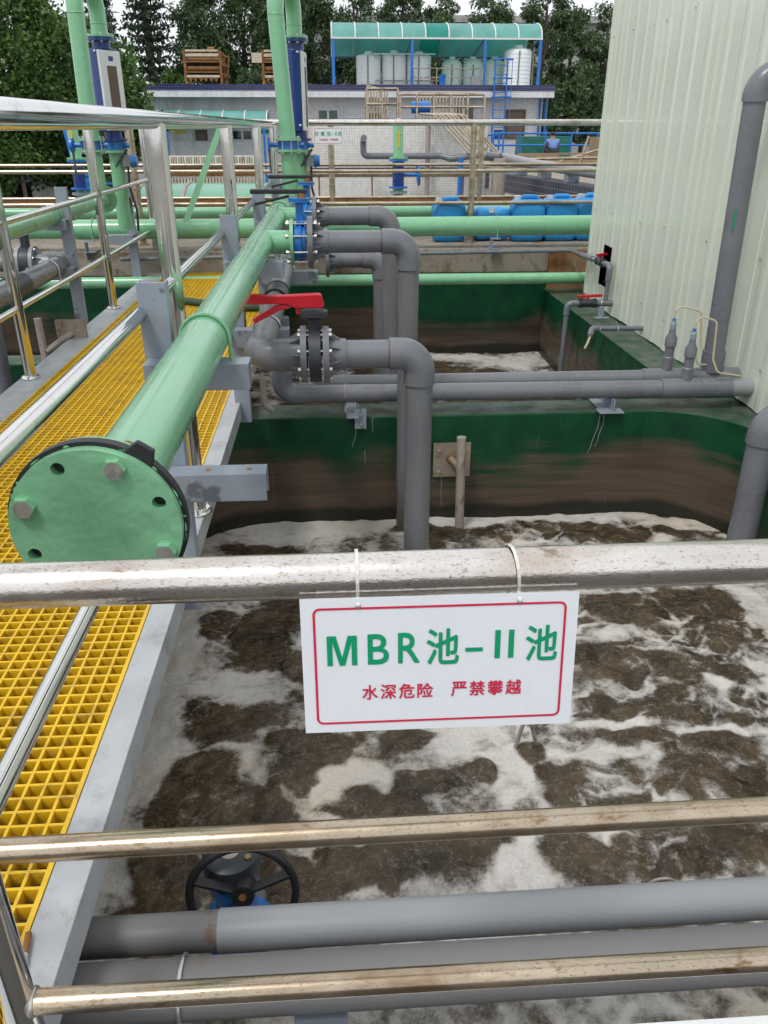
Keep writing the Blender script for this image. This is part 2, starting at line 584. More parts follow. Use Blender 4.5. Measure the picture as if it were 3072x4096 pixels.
def mat_water(name):
    t = NT(name)
    at = t.n('ShaderNodeAttribute')
    at.attribute_name = 'foam'
    fin = t.noise(30, 5, 0.66)
    spk = t.noise(105, 3, 0.7)
    f = t.math('ADD', at.outputs['Fac'], t.math('MULTIPLY', t.math('SUBTRACT', fin, 0.5), 0.75))
    f = t.math('ADD', f, t.math('MULTIPLY', t.math('SUBTRACT', spk, 0.5), 0.42))
    mask = t.rng(f, 0.20, 0.88, 0, 1, True)
    body = t.mix(t.rng(t.noise(6, 4, 0.65), 0.32, 0.70), (0.022, 0.0145, 0.0075), (0.094, 0.066, 0.036))
    # thin froth veins drawn out over the open water
    rid = t.math('ABSOLUTE', t.math('SUBTRACT', t.noise(15, 4, 0.6, None, 0.6), 0.5))
    vein = t.math('MULTIPLY', t.rng(rid, 0.035, 0.0), t.rng(spk, 0.40, 0.62))
    body = t.mix(t.math('MULTIPLY', vein, 0.30), body, (0.36, 0.32, 0.27))
    fleck_glint = t.rng(spk, 0.66, 0.74)  # foam flecks plus fine glints painted into the water colour
    body = t.mix(t.math('MULTIPLY', fleck_glint, 0.75), body, (0.40, 0.35, 0.29))
    tint = t.mix(t.rng(t.noise(1.7, 3, 0.6), 0.50, 0.70), (0.62, 0.60, 0.57), (0.63, 0.55, 0.44))
    fo = t.mix(t.rng(spk, 0.44, 0.66, 0.0, 0.42), tint, (0.34, 0.31, 0.28))
    t.set('Base Color', t.mix(mask, body, fo))
    t.set('Roughness', t.rng(mask, 0.0, 0.7, 0.03, 0.5))
    t.set('IOR', 1.40)
    t.bump(t.math('ADD', t.math('MULTIPLY', fin, 1.0), t.math('MULTIPLY', spk, 0.20)), 0.55, 0.016)
    return t.m


M_WAT = mat_water('foaming_sludge_water')


def mat_sheet():
    t = NT('pale_green_sheet_metal')
    a = t.noise(0.8, 3, 0.6, t.scaled((1, 1, 0.35)))
    c = t.mix(t.rng(a, 0.35, 0.65), (0.69, 0.735, 0.62), (0.735, 0.77, 0.66))
    c = t.mix(t.rng(t.noise(9, 4, 0.7, t.scaled((1, 1, 0.2))), 0.66, 0.85, 0, 0.30), c, (0.42, 0.43, 0.34))
    t.set('Base Color', c)
    t.set('Roughness', 0.30)
    t.bump(t.noise(2.0, 2, 0.5), 0.10, 0.02)
    t.set('Coat Weight', 0.2)
    return t.m


M_SHE = mat_sheet()


def mat_teal(name, col, tr=0.45):
    t = NT(name)
    a = t.noise(0.9, 4, 0.6)
    c = t.mix(t.rng(a, 0.3, 0.7), sh(col, 0.85), sh(col, 1.15))
    t.set('Base Color', c)
    t.set('Roughness', 0.25)
    tl = t.n('ShaderNodeBsdfTranslucent')
    t.l(c, tl.inputs['Color'])
    mx = t.n('ShaderNodeMixShader')
    mx.inputs[0].default_value = tr
    t.l(t.b.outputs[0], mx.inputs[1])
    t.l(tl.outputs[0], mx.inputs[2])
    t.l(mx.outputs[0], t.out.inputs[0])
    return t.m


M_TEA = mat_teal('teal_polycarbonate', (0.065, 0.48, 0.40), 0.55)
M_TEP = mat_teal('pale_teal_polycarbonate', (0.26, 0.60, 0.55), 0.5)
M_GCV = mat_teal('pale_green_fibreglass', (0.20, 0.44, 0.31), 0.2)


def mat_leaf(name, dark, light):
    t = NT(name)
    rnd = t.geo.outputs['Random Per Island']
    c = t.mix(rnd, dark, light)
    c = t.mix(t.rng(t.noise(0.8, 1), 0.35, 0.65, 0, 0.35), c, sh(dark, 0.9))
    t.set('Base Color', c)
    t.set('Roughness', 0.55)
    tl = t.n('ShaderNodeBsdfTranslucent')
    t.l(c, tl.inputs['Color'])
    mx = t.n('ShaderNodeMixShader')
    mx.inputs[0].default_value = 0.25
    t.l(t.b.outputs[0], mx.inputs[1])
    t.l(tl.outputs[0], mx.inputs[2])
    t.l(mx.outputs[0], t.out.inputs[0])
    return t.m


M_LF1 = mat_leaf('broadleaf_foliage', (0.022, 0.070, 0.014), (0.130, 0.240, 0.040))
M_LF2 = mat_leaf('dark_conifer_foliage', (0.012, 0.030, 0.016), (0.045, 0.080, 0.038))
M_LF3 = mat_leaf('willowy_foliage', (0.028, 0.062, 0.023), (0.135, 0.210, 0.075))
M_LF4 = mat_leaf('grey_green_fronds', (0.035, 0.05, 0.035), (0.09, 0.11, 0.075))
# ---------------------------------------------------------------- setting: ground, basins, water
ZL = -0.18        # top of the basin walls
ZW = -0.83        # water level
g = MB()
g.quad((-400, -120, -1.2), (400, -120, -1.2), (400, 900, -1.2), (-400, 900, -1.2))
solo('ground', g, M_GRD, kind='structure', loc=(0, 0, -1.2))
solo('platform', MB().box((-8, -5, -1.19), (7, 0.80, ZL)), M_CNW, kind='structure')
solo('platform_edge', MB().box((-0.4, 0.802, -1.19), (7, 0.87, ZL + 0.002)), M_WHT, kind='structure')


def plan(poly, z0, z1):
    return MB().extr(poly, (0, 0, z0), (1, 0, 0), (0, 1, 0), (0, 0, 1), z1 - z0)


def walltop_bevel(o):
    m = o.modifiers.new('bevel', 'BEVEL')
    m.width = 0.010
    m.segments = 3
    m.limit_method = 'ANGLE'


def arcpts(cx, cy, r, a0, a1, n=10):
    return [(cx + r * math.cos(R(a0 + (a1 - a0) * k / n)), cy + r * math.sin(R(a0 + (a1 - a0) * k / n))) for k in range(n + 1)]


RC = 0.48
for poly, lab in (
        ([(-0.60, 4.2608), (1.95, 4.2608), (1.95, 4.499), (-0.60, 4.499)], 'dark green wall dividing the two foaming basins under the paired grey pipes'),
        ([(2.25, 0.875), (3.4, 0.875), (3.4, 8.1), (2.1, 8.1), (2.1, 4.501), (1.771, 4.501), (1.771, 4.26)] + arcpts(1.77, 3.78, RC, 89, 0), 'green basin wall carrying the pale green metal shed'),
        ([(-1.4, 0.875), (-0.85, 0.875)] + arcpts(-0.37, 3.78, RC, 180, 91) + [(-0.373, 4.26), (-0.373, 4.501), (-0.85, 4.501), (-0.85, 8.1), (-1.4, 8.1)], 'green basin wall running beneath the yellow walkway'),
        ([(-7, 5.5), (-1.402, 5.5), (-1.402, 5.75), (-7, 5.75)], 'green cross wall in the basin left of the walkway'),
        ([(-9, 8.102), (3.4, 8.102), (3.4, 9.3), (-9, 9.3)], 'dark green far basin wall behind the lower green cross pipe')):
    zt = ZL if poly[0][1] < 8 else -0.03
    if lab.startswith('dark green wall dividing'):
        zt -= 0.0008
    o = solo('basin_wall', plan(poly, -1.19, zt), M_WALL, lab, 'wall', group='green coated basin walls')
    walltop_bevel(o)
kb = MB().box((-9, 8.13, -0.028), (3.39, 9.28, 0.20))
o = solo('concrete_kerb', kb, M_CON, 'stained concrete kerb on which the blue jerrycans stand', 'kerb', smooth=False)
walltop_bevel(o)

DARK = [(-0.57, 3.24, 0.06, 0.14), (-0.32, 3.11, 0.18, 0.28), (-0.2, 2.86, 0.1, 0.13), (-0.5, 2.52, 0.18, 0.16), (-0.46, 2.1, 0.26, 0.17), (-0.15, 2.29, 0.14, 0.13), (0.24, 2.35, 0.11, 0.08), (-0.61, 1.81, 0.09, 0.16), (0.07, 1.82, 0.22, 0.08), (0.37, 1.82, 0.16, 0.1), (0.45, 2.13, 0.05, 0.04), (0.08, 2.05, 0.18, 0.06), (-0.45, 3.92, 0.18, 0.08), (0.52, 4.09, 0.19, 0.08), (1.22, 4.06, 0.46, 0.1), (1.76, 3.95, 0.29, 0.08), (-0.26, 3.26, 0.2, 0.12), (0.25, 2.12, 0.1, 0.05), (0.87, 2.09, 0.18, 0.12), (1.14, 2.28, 0.11, 0.07), (1.78, 3.07, 0.2, 0.23), (1.69, 3.26, 0.21, 0.09), (1.32, 3.21, 0.16, 0.14), (1.13, 2.81, 0.12, 0.13), (1.38, 2.76, 0.22, 0.16), (1.65, 2.71, 0.12, 0.13), (1.03, 2.5, 0.11, 0.07), (1.31, 2.49, 0.24, 0.1), (1.58, 2.44, 0.11, 0.1), (1.03, 2.31, 0.09, 0.05), (1.41, 2.24, 0.14, 0.08), (1.23, 2.06, 0.15, 0.1), (1.41, 2.01, 0.08, 0.11), (1.02, 1.95, 0.09, 0.06), (0.75, 1.79, 0.13, 0.11), (0.99, 1.78, 0.16, 0.11), (1.27, 1.82, 0.14, 0.13), (0.69, 2.24, 0.07, 0.07), (-0.62, 1.63, 0.08, 0.09), (-0.28, 1.77, 0.2, 0.1)]
FOAM = [(-0.76, 2.99, 0.12, 0.38), (-0.7, 2.44, 0.09, 0.23), (-0.73, 2.09, 0.06, 0.19), (-0.43, 2.71, 0.17, 0.11), (-0.04, 2.49, 0.11, 0.08), (-0.32, 2.27, 0.15, 0.07), (0.5, 2.33, 0.19, 0.15), (0.56, 2.11, 0.11, 0.13), (0.58, 1.79, 0.07, 0.11), (-0.08, 2.06, 0.1, 0.08), (-0.14, 4.16, 0.46, 0.15), (0.73, 4.22, 0.44, 0.06), (2.11, 4.14, 0.25, 0.12), (2.03, 3.22, 0.09, 0.29), (-0.75, 1.8, 0.06, 0.1), (0.05, 2.18, 0.12, 0.06), (0.93, 2.22, 0.21, 0.03), (1.37, 2.63, 0.27, 0.03), (1.42, 2.91, 0.13, 0.06), (1.46, 2.34, 0.2, 0.03), (1.09, 2.4, 0.2, 0.03)]
DARK2 = [(0.9, 7.3, 0.7, 0.5), (1.5, 6.6, 0.5, 0.4), (0.2, 6.2, 0.6, 0.8)]
FOAM2 = [(1.6, 7.75, 0.5, 0.3), (0.6, 7.9, 0.8, 0.15), (-0.3, 4.9, 0.6, 0.5), (0.5, 4.75, 0.5, 0.2), (1.3, 4.8, 0.8, 0.3)]


def sst(a, b, x):
    t = max(0.0, min(1.0, (x - a) / (b - a)))
    return t * t * (3 - 2 * t)


def fbm(x, y, z, oct_):
    v, a, f = 0.0, 1.0, 1.0
    for _ in range(oct_):
        v += a * mnoise.noise((x * f, y * f, z))
        a *= 0.55
        f *= 2.05
        z += 3.1
    return v


def water(x0, x1, y0, y1, step, base, web, dark, foam):
    """boiling surface: 'foam' attribute (how much froth) and a real relief of swells, froth and ripples"""
    nx, ny = int((x1 - x0) / step) + 1, int((y1 - y0) / step) + 1
    vs, fs, fo = [], [], []
    for j in range(ny):
        y = y0 + (y1 - y0) * j / (ny - 1)
        for i in range(nx):
            x = x0 + (x1 - x0) * i / (nx - 1)
            n1 = mnoise.noise((x * 3.0, y * 3.0, 1.7))
            n2 = mnoise.noise((x * 3.0, y * 3.0, 9.3))
            n3 = mnoise.noise((x * 11, y * 11, 5.1))
            wx = x + 0.10 * n1 + 0.035 * n3
            wy = y + 0.10 * n2 - 0.030 * n3
            fine = fbm(wx * 9, wy * 9, 4.0, 4)
            f = base(x, y) + 0.30 * fine + 0.18 * n1
            am = web(x, y)
            if am > 0:
                d = mnoise.voronoi((wx * 5.2, wy * 6.6, 0.0))[0]
                e = d[1] - d[0]
                am *= max(0.0, min(1.3, 0.55 + 1.5 * mnoise.noise((x * 4.1, y * 4.1, 13.0))))
                f += am * (1 - sst(0.0, 0.26, e)) - 0.10 * am
                if step < 0.02:
                    d = mnoise.voronoi((wx * 13 + 3, wy * 16, 4.0))[0]
                    f += 0.26 * (1 - sst(0.0, 0.22, d[1] - d[0])) * max(0.0, min(1.0, 0.5 + 1.6 * n2)) - 0.02
            m = 0.0
            for a, b, rx, ry in dark:
                dx = (wx - a) / rx
                if -1.3 < dx < 1.3:
                    d = math.hypot(dx, (wy - b) / ry)
                    if d < 1.3:
                        m = max(m, sst(1.3, 0.8, d))
            for a, b, rx, ry in foam:
                dx = (wx - a) / rx
                if -1.4 < dx < 1.4:
                    d = math.hypot(dx, (wy - b) / ry)
                    if d < 1.4:
                        f += 0.36 * sst(1.4, 0.6, d)
            f -= 0.55 * m * (1 - 0.38 * sst(0.6, 1.0, x))
            fo.append(f)
            fr_ = sst(0.35, 0.8, f)
            z = 0.014 * n1 + 0.010 * n3 + 0.004 * fr_ + 0.014 * m
            z += (1 - 0.6 * fr_) * 0.0055 * (fbm(x * 22, y * 30, 2.0, 3))
            vs.append((x, y, z))
    for j in range(ny - 1):
        for i in range(nx - 1):
            a = j * nx + i
            fs.append((a, a + 1, a + nx + 1, a + nx))
    me = bpy.data.meshes.new('basin_water')
    me.from_pydata(vs, [], fs)
    me.polygons.foreach_set('use_smooth', [True] * len(me.polygons))
    at = me.attributes.new('foam', 'FLOAT', 'POINT')
    at.data.foreach_set('value', fo)
    me.materials.append(M_WAT)
    o = bpy.data.objects.new('basin_water', me)
    COL.objects.link(o)
    o.location = (0, 0, ZW)
    o['kind'] = 'structure'
    return o


water(-0.87, 2.28, 1.05, 4.28, 0.0085, lambda x, y: 0.49 - 0.08 * sst(0.5, 1.0, x) + 0.25 * sst(-0.62, -0.78, x) + 0.3 * sst(4.1, 4.25, y), lambda x, y: 0.12 + 0.30 * sst(0.4, 0.9, x), DARK, FOAM)
water(-0.87, 2.28, 0.85, 1.07, 0.03, lambda x, y: 0.4, lambda x, y: 0.2, [], [])
water(-0.87, 2.13, 4.48, 8.13, 0.03, lambda x, y: 0.42, lambda x, y: 0.2, DARK2, FOAM2)
water(-7.0, -1.38, 5.73, 8.13, 0.10, lambda x, y: 0.30, lambda x, y: 0.2, [], [])
water(-7.0, -1.38, 0.85, 5.52, 0.08, lambda x, y: 0.30, lambda x, y: 0.2, [], [])

# ---------------------------------------------------------------- walkway: yellow moulded grating between steel channels
wk = thing('walkway', 'yellow grated steel walkway crossing the basins on the left', 'walkway', (-1.08, 0.9, -0.12))
GX0, GX1, GP = -1.604, -0.572, 0.0382
gy = 0.32
while gy < 8.3:
    y1 = min(gy + 2.02, 8.42)
    b = MB()
    nxb = int(round((GX1 - GX0) / GP))
    for i in range(nxb + 1):
        x = GX0 + (GX1 - GX0) * i / nxb
        w = 0.0032 if 0 < i < nxb else 0.005
        b.extr([(-w, 0), (w, 0), (w * 0.72, -0.036), (-w * 0.72, -0.036)], (x, gy, 0.0), (1, 0, 0), (0, 0, 1), (0, 1, 0), y1 - gy - 0.006)
    nyb = int(round((y1 - gy - 0.006) / GP))
    for j in range(nyb + 1):
        y = gy + (y1 - gy - 0.006) * j / nyb
        w = 0.0032 if 0 < j < nyb else 0.005
        b.extr([(-w, 0), (w, 0), (w * 0.72, -0.034), (-w * 0.72, -0.034)], (GX0, y, -0.0007), (0, 1, 0), (0, 0, 1), (1, 0, 0), GX1 - GX0)
    part('grating_panel', b, M_YEL, wk, smooth=False)
    gy = y1
chan = [(0, 0), (0.072, 0), (0.072, -0.085), (0, -0.085), (0, -0.077), (0.065, -0.077), (0.065, -0.008), (0, -0.008)]
part('side_channel', MB().extr(chan, (-0.566, 0.25, -0.002), (1, 0, 0), (0, 0, 1), (0, 1, 0), 8.2), M_STW, wk, smooth=False, bevel=0.002)
chl = [(0, 0), (-0.17, 0), (-0.17, -0.125), (0, -0.125), (0, -0.117), (-0.162, -0.117), (-0.162, -0.008), (0, -0.008)]
part('side_channel', MB().extr(chl, (-1.61, 0.25, -0.002), (1, 0, 0), (0, 0, 1), (0, 1, 0), 8.2), M_STW, wk, smooth=False, bevel=0.003)
for y in (0.6, 2.6, 4.35, 6.3, 8.1):
    part('cross_beam', MB().box((-1.60, y, -0.118), (-0.575, y + 0.06, -0.040)), M_STL, wk, smooth=False)


# ---------------------------------------------------------------- polished railings beside the walkway
def rail_side(x, ys, y0, y1, label, first_base):
    t = thing('polished_railing', label, 'railing', (x, y0, 0))
    part('top_rail', MB().cyl((x, y0, 1.299), (x, y1, 1.299), 0.025, seg=28), M_POL, t)
    for z in (0.828, 0.385):
        part('mid_rail', MB().cyl((x, y0, z), (x, y1, z), 0.0185, seg=20), M_POL, t)
    for y in ys:
        p = part('post', MB().cyl((x, y, first_base), (x, y, 1.288), 0.0315, seg=24), M_POL, t)
        c = MB()
        c.lathe([(0.052, 0.0), (0.052, 0.006), (0.048, 0.012), (0.036, 0.014)], (x, y, first_base), 24)
        part('base_flange', c, M_POL, p)
    return t


rail_side(-0.520, (2.70, 4.52, 6.42, 8.25), 0.80, 8.45, 'mirror polished railing along the near side of the walkway', 0.0)
rail_side(-1.722, (0.9, 2.65, 4.53, 6.47, 8.3), 0.80, 8.45, 'mirror polished railing along the far left side of the walkway', 0.0)
solo('rail_corner_post', MB().cyl((-0.508, 0.8, -0.18), (-0.508, 0.8, 1.29), 0.030, seg=24), M_POL, 'polished corner post at the lower left where front rails end', 'post')
fl = MB()
fl.tube(fillet([(-0.50, 6.3, 0.035), (-0.68, 6.25, 0.028), (-0.95, 6.42, 0.028), (-1.25, 6.62, 0.028), (-1.55, 6.70, 0.03)], 0.25, 5), 0.028, 14)
solo('canvas_hose', fl, M_HOS, 'dirty dark green hose lying across the yellow grating', 'hose')

# ---------------------------------------------------------------- front railing with its sign
fr = thing('front_railing', 'weathered stainless railing in the foreground that carries the large sign', 'railing', (0.3, 0.8, -0.18))
part('top_rail', MB().cyl((-1.5, 0.8, 0.812), (3.2, 0.8, 0.822), 0.0262, seg=36), M_WEA, fr)
part('mid_rail', MB().cyl((-1.5, 0.8, 0.398), (3.2, 0.8, 0.430), 0.0175, seg=28), M_WEB, fr, 'browned thin rail below the sign')
part('low_rail', MB().cyl((-0.48, 0.8, 0.088), (3.2, 0.8, 0.080), 0.0185, seg=28), M_WEB, fr, 'browned lowest rail ending at the corner post')
for x in (1.45, 3.15):
    part('post', MB().cyl((x, 0.8, -0.18), (x, 0.8, 0.80), 0.028, seg=24), M_WEB, fr)
part('weld_bead', MB().ring((-0.480, 0.8, 0.088), (1, 0, 0), 0.019, 0.004, 20, 6), M_NUT, fr)


def glyph(ch, bold=0.0, cache={}):
    """outline mesh of a character from the built-in font: list of verts (2-D, unit box) and faces"""
    if (ch, bold) in cache:
        return cache[(ch, bold)]
    cu = bpy.data.curves.new('glyph', 'FONT')
    cu.body = ch
    cu.size = 1.0
    cu.offset = bold
    cu.resolution_u = 4
    ob = bpy.data.objects.new('glyph', cu)
    COL.objects.link(ob)
    dg = bpy.context.evaluated_depsgraph_get()
    me = bpy.data.meshes.new_from_object(ob.evaluated_get(dg))
    vs = [(v.co.x, v.co.y) for v in me.vertices]
    fs = [tuple(p.vertices) for p in me.polygons]
    bpy.data.objects.remove(ob)
    bpy.data.curves.remove(cu)
    bpy.data.meshes.remove(me)
    xs = [v[0] for v in vs] or [0, 1]
    ys = [v[1] for v in vs] or [0, 1]
    w, h = max(xs) - min(xs), max(ys) - min(ys)
    res = ([((x - min(xs)) / w, (y - min(ys)) / h) for x, y in vs], fs)
    cache[(ch, bold)] = res
    return res


class Board:
    """maps (u,v) on a sign face, v downwards, to space"""

    def __init__(s, tl, right, down):
        s.tl, s.r, s.d = V(tl), V(right), V(down)
        s.n = s.d.cross(s.r).normalized()

    def p(s, u, v, off=0.0):
        return s.tl + s.r * u + s.d * v + s.n * off


def put(mb, bd, ch, u0, u1, v0, v1, off, bold=0.0):
    vs, fs = glyph(ch, bold)
    n = len(mb.v)
    for x, y in vs:
        mb.v.append(tuple(bd.p(u0 + (u1 - u0) * x, v1 - (v1 - v0) * y, off)))
    mb.f += [tuple(n + i for i in f) for f in fs]


def putbox(mb, bd, u0, u1, v0, v1, off):
    mb.quad(bd.p(u0, v1, off), bd.p(u1, v1, off), bd.p(u1, v0, off), bd.p(u0, v0, off))


def frame_line(bd, u0, u1, v0, v1, rad, w, asp, off):
    """rounded rectangle outline; rad, w in u units, asp = width/height"""
    mb = MB()
    ring = []
    for cu_, cv_, a0 in ((u1 - rad, v0 + rad * asp, -90), (u1 - rad, v1 - rad * asp, 0), (u0 + rad, v1 - rad * asp, 90), (u0 + rad, v0 + rad * asp, 180)):
        for k in range(7):
            a = R(a0 + 15 * k)
            ring.append((cu_, cv_, math.cos(a), math.sin(a)))
    k = len(ring)
    for q in (rad, rad - w):
        for a, b, c, s_ in ring:
            mb.v.append(tuple(bd.p(a + q * c, b + q * asp * s_, off)))
    mb.f += [(i, (i + 1) % k, k + (i + 1) % k, k + i) for i in range(k)]
    return mb


def board_mesh(bd, th):
    mb = MB()
    a = [bd.p(0, 0), bd.p(1, 0), bd.p(1, 1), bd.p(0, 1)]
    c = [bd.p(0, 0, -th), bd.p(1, 0, -th), bd.p(1, 1, -th), bd.p(0, 1, -th)]
    mb.v += [tuple(x) for x in a + c]
    mb.f += [(0, 3, 2, 1), (4, 5, 6, 7)] + [(i, (i + 1) % 4, 4 + (i + 1) % 4, 4 + i) for i in range(4)]
    return mb


LETTER_M = [(0, 0), (0, 1), (0.30, 1), (0.50, 0.27), (0.70, 1), (1, 1), (1, 0), (0.82, 0), (0.82, 0.80), (0.59, 0), (0.41, 0), (0.18, 0.80), (0.18, 0)]


def sign_text(parent, bd, rows, bold):
    """one part per character; strokes are thickened by slightly shifted layers"""
    for mat_, items in rows:
        for ch, u0, u1, v0, v1 in items:
            mb = MB()
            if ch in ('|', '-'):
                putbox(mb, bd, u0, u1, v0, v1, 0.0009)
            elif ch == 'M':
                mb.v = [tuple(bd.p(u0 + (u1 - u0) * x, v1 - (v1 - v0) * y, 0.0009)) for x, y in LETTER_M]
                mb.f = [tuple(range(len(LETTER_M)))]
            else:
                du, dv = (u1 - u0) * bold, (v1 - v0) * bold
                for k, (a_, b_) in enumerate(((0, 0), (1, 0), (-1, 0), (0, 1), (0, -1), (0.7, 0.7), (-0.7, 0.7), (0.7, -0.7), (-0.7, -0.7))):
                    put(mb, bd, ch, u0 + a_ * du, u1 + a_ * du, v0 + b_ * dv, v1 + b_ * dv, 0.0006 + 0.00006 * k)
            part('character', mb, mat_, parent, smooth=False)


bd = Board((-0.0472, 0.7702, 0.8015), (0.3195, 0.0, -0.0012), (0.0005, -0.0203, -0.1735))
sg = thing('warning_sign', 'white sign lettered MBR池-II池 with red border hanging from the front rail', 'sign', (0.11, 0.75, 0.60))
part('board', board_mesh(bd, 0.003), M_SGW, sg, smooth=False)
part('border', frame_line(bd, 0.043, 0.957, 0.062, 0.935, 0.026, 0.0088, 0.3195 / 0.1747, 0.0007), M_SGR, sg, smooth=False)
sign_text(sg, bd, [
    (M_SGG, [('M', 0.090, 0.198, 0.265, 0.485), ('B', 0.238, 0.312, 0.263, 0.480), ('R', 0.348, 0.424, 0.260, 0.478), ('池', 0.452, 0.567, 0.238, 0.495), ('-', 0.592, 0.656, 0.382, 0.412), ('|', 0.700, 0.720, 0.258, 0.468), ('|', 0.750, 0.770, 0.258, 0.468), ('池', 0.816, 0.930, 0.235, 0.492)]),
    (M_SGR, [(c, u, u + 0.056, 0.640, 0.750) for c, u in zip('水深危险', (0.214, 0.282, 0.350, 0.418))] + [(c, u, u + 0.056, 0.638, 0.748) for c, u in zip('严禁攀越', (0.544, 0.612, 0.680, 0.748))]),
], 0.020)
for u in (0.205, 0.784):
    p = bd.p(u, 0.052, 0.0012)
    part('eyelet', MB().cyl(p, p + bd.n * 0.0012, 0.0026, seg=14), M_NUT, sg)
for u, lab, sl in ((0.205, 'white cable tie at the left of the front sign', 0.0), (0.784, 'white cable tie at the right of the front sign', -0.012)):
    p = bd.p(u, 0.050, 0.003)
    x = p.x
    zc = 0.812 + (x + 1.5) / 4.7 * 0.010
    path = [p]
    for k in range(13):
        a = R(-160 + 18 * k * 0.0) if False else R(215 - 21 * k)
        path.append(V((x + sl * (k / 12.0), 0.8 + 0.0285 * math.cos(a), zc + 0.0285 * math.sin(a))))
    path.append(V((x + sl * 0.6, 0.79, zc - 0.03)))
    mb = MB()
    n0 = 0
    for i, q in enumerate(path):
        mb.v += [(q.x - 0.0019, q.y, q.z), (q.x + 0.0019, q.y, q.z), (q.x + 0.0019, q.y - 0.0001, q.z + 0.0012), (q.x - 0.0019, q.y - 0.0001, q.z + 0.0012)]
    for i in range(len(path) - 1):
        a = i * 4
        mb.f += [(a, a + 1, a + 5, a + 4), (a + 1, a + 2, a + 6, a + 5), (a + 2, a + 3, a + 7, a + 6), (a + 3, a, a + 4, a + 7)]
    solo('cable_tie', mb, M_TIE, lab, 'cable tie', group='cable ties holding the front sign', smooth=False)

stud = thing('rusty_bolt', 'rusty ended bolt lying on the walkway edge at the lower left', 'bolt', (-0.549, 0.901, 0))
part('shank', MB().cyl((-0.549, 0.901, 0.0055), (-0.5560, 0.9405, 0.0055), 0.0055, seg=12), M_STW, stud)
part('rusty_end', MB().cyl((-0.5560, 0.9405, 0.0060), (-0.563, 0.98, 0.0060), 0.0060, seg=12), M_RUS, stud)
# ---------------------------------------------------------------- pipe support posts (steel channels)
def support(x, y, sgn, label, stub_len, arms=True):
    t = thing('pipe_support_post', label, 'pipe support', (x, y, -0.11), group='steel channel posts holding the pipes')
    w, d = 0.078, 0.045
    c = [(-w / 2, 0), (w / 2, 0), (w / 2, d), (w / 2 - 0.006, d), (w / 2 - 0.006, 0.006), (-w / 2 + 0.006, 0.006), (-w / 2 + 0.006, d), (-w / 2, d)]
    part('post', MB().extr(c, (x, y, -0.11), (1, 0, 0), (0, 1, 0), (0, 0, 1), 1.02), M_STL, t, smooth=False, bevel=0.002)
    if arms:
        for z, L in ((0.708, 0.25), (0.388, stub_len)):
            h = 0.072 if z > 0.5 else 0.085
            c2 = [(0, 0), (0.075, 0), (0.075, -h), (0.069, -h), (0.069, -0.006), (0.006, -0.006), (0.006, -h), (0, -h)]
            xa = x - 0.03 if sgn > 0 else x + 0.03
            a = part('bracket_arm', MB().extr(c2, (xa, y - 0.078, z), (0, 1, 0), (0, 0, 1), (sgn, 0, 0), L + 0.03), M_STL, t, smooth=False, bevel=0.002)
            if z < 0.5:
                for k in (0.25, 0.85):
                    px = x + sgn * (0.06 + (L - 0.08) * k)
                    part('bolt_hole', MB().cyl((px, y - 0.04, z - 0.001), (px, y - 0.04, z + 0.0012), 0.008, seg=12), M_RUS, a)
    return t


support(-0.482, 2.2, 1, 'grey steel channel post with an empty bracket behind the blind flange', 0.275)
support(-0.482, 4.0, 1, 'grey steel channel post at the first green branch beside the walkway', 0.26)
support(-0.482, 5.75, 1, 'grey steel channel post farthest along the near walkway railing', 0.38)
support(-0.482, 7.6, 1, 'grey steel channel post by the foot of the central riser', 0.26)
support(-1.845, 6.0, -1, 'grey steel channel post outside the far left railing', 0.30)
support(-1.845, 7.9, -1, 'grey steel channel post under the end of the left green pipe', 0.20)
support(-1.845, 3.9, -1, 'grey steel channel post nearest the left edge of the picture', 0.30)


def ubolt(c, r, ax, zfoot, m, label, t=0.005):
    """U-bolt over a horizontal pipe with axis ax"""
    mb = MB()
    side = V((0, 0, 1)).cross(V(ax)).normalized()
    c = V(c)
    pts = [c - side * r + V((0, 0, zfoot - c.z))]
    for k in range(13):
        a = PI - PI * k / 12
        pts.append(c + side * (r * math.cos(a)) + V((0, 0, r * math.sin(a))))
    pts.append(c + side * r + V((0, 0, zfoot - c.z)))
    mb.tube(pts, t, 8)
    return solo('u_bolt', mb, m, label, 'u-bolt', group='u-bolts strapping pipes down')


# ---------------------------------------------------------------- light green manifolds with their risers
ME = M_GRN


def disc(mb, c, ax, r, t, seg=32):
    c = V(c)
    ax = V(ax).normalized()
    mb.cyl(c - ax * t / 2, c + ax * t / 2, r, seg=seg)
    return mb


def bolts(mb, c, ax, rr, n, hr, span, a0=0.3):
    """studs with a nut each end, on a circle of radius rr about c, axis ax"""
    u, v = frame(V(ax))
    ax = V(ax).normalized()
    c = V(c)
    for k in range(n):
        a = a0 + 2 * PI * k / n
        p = c + u * rr * math.cos(a) + v * rr * math.sin(a)
        mb.cyl(p - ax * span / 2, p + ax * span / 2, hr * 0.5, seg=8)
        mb.hexn(p - ax * (span / 2), ax, hr, hr * 1.1)
        mb.hexn(p + ax * (span / 2 - hr * 1.1), ax, hr, hr * 1.1)


TEE = (4.15, 5.40)
MX, MZ, MR = -0.347, 0.768, 0.060
gm = thing('green_manifold_pipe', 'long light green pipe with a bolted blind flange at its near end', 'pipe', (MX, 1.1, MZ - MR))
part('pipe', MB().cyl((MX, 1.065, MZ), (MX, 7.30, MZ), MR, seg=48), ME, gm)
# blind flange: plate with three open holes, peeling black gasket ring, bolt heads
FY = 1.040
FC = (-0.343, 0.768)


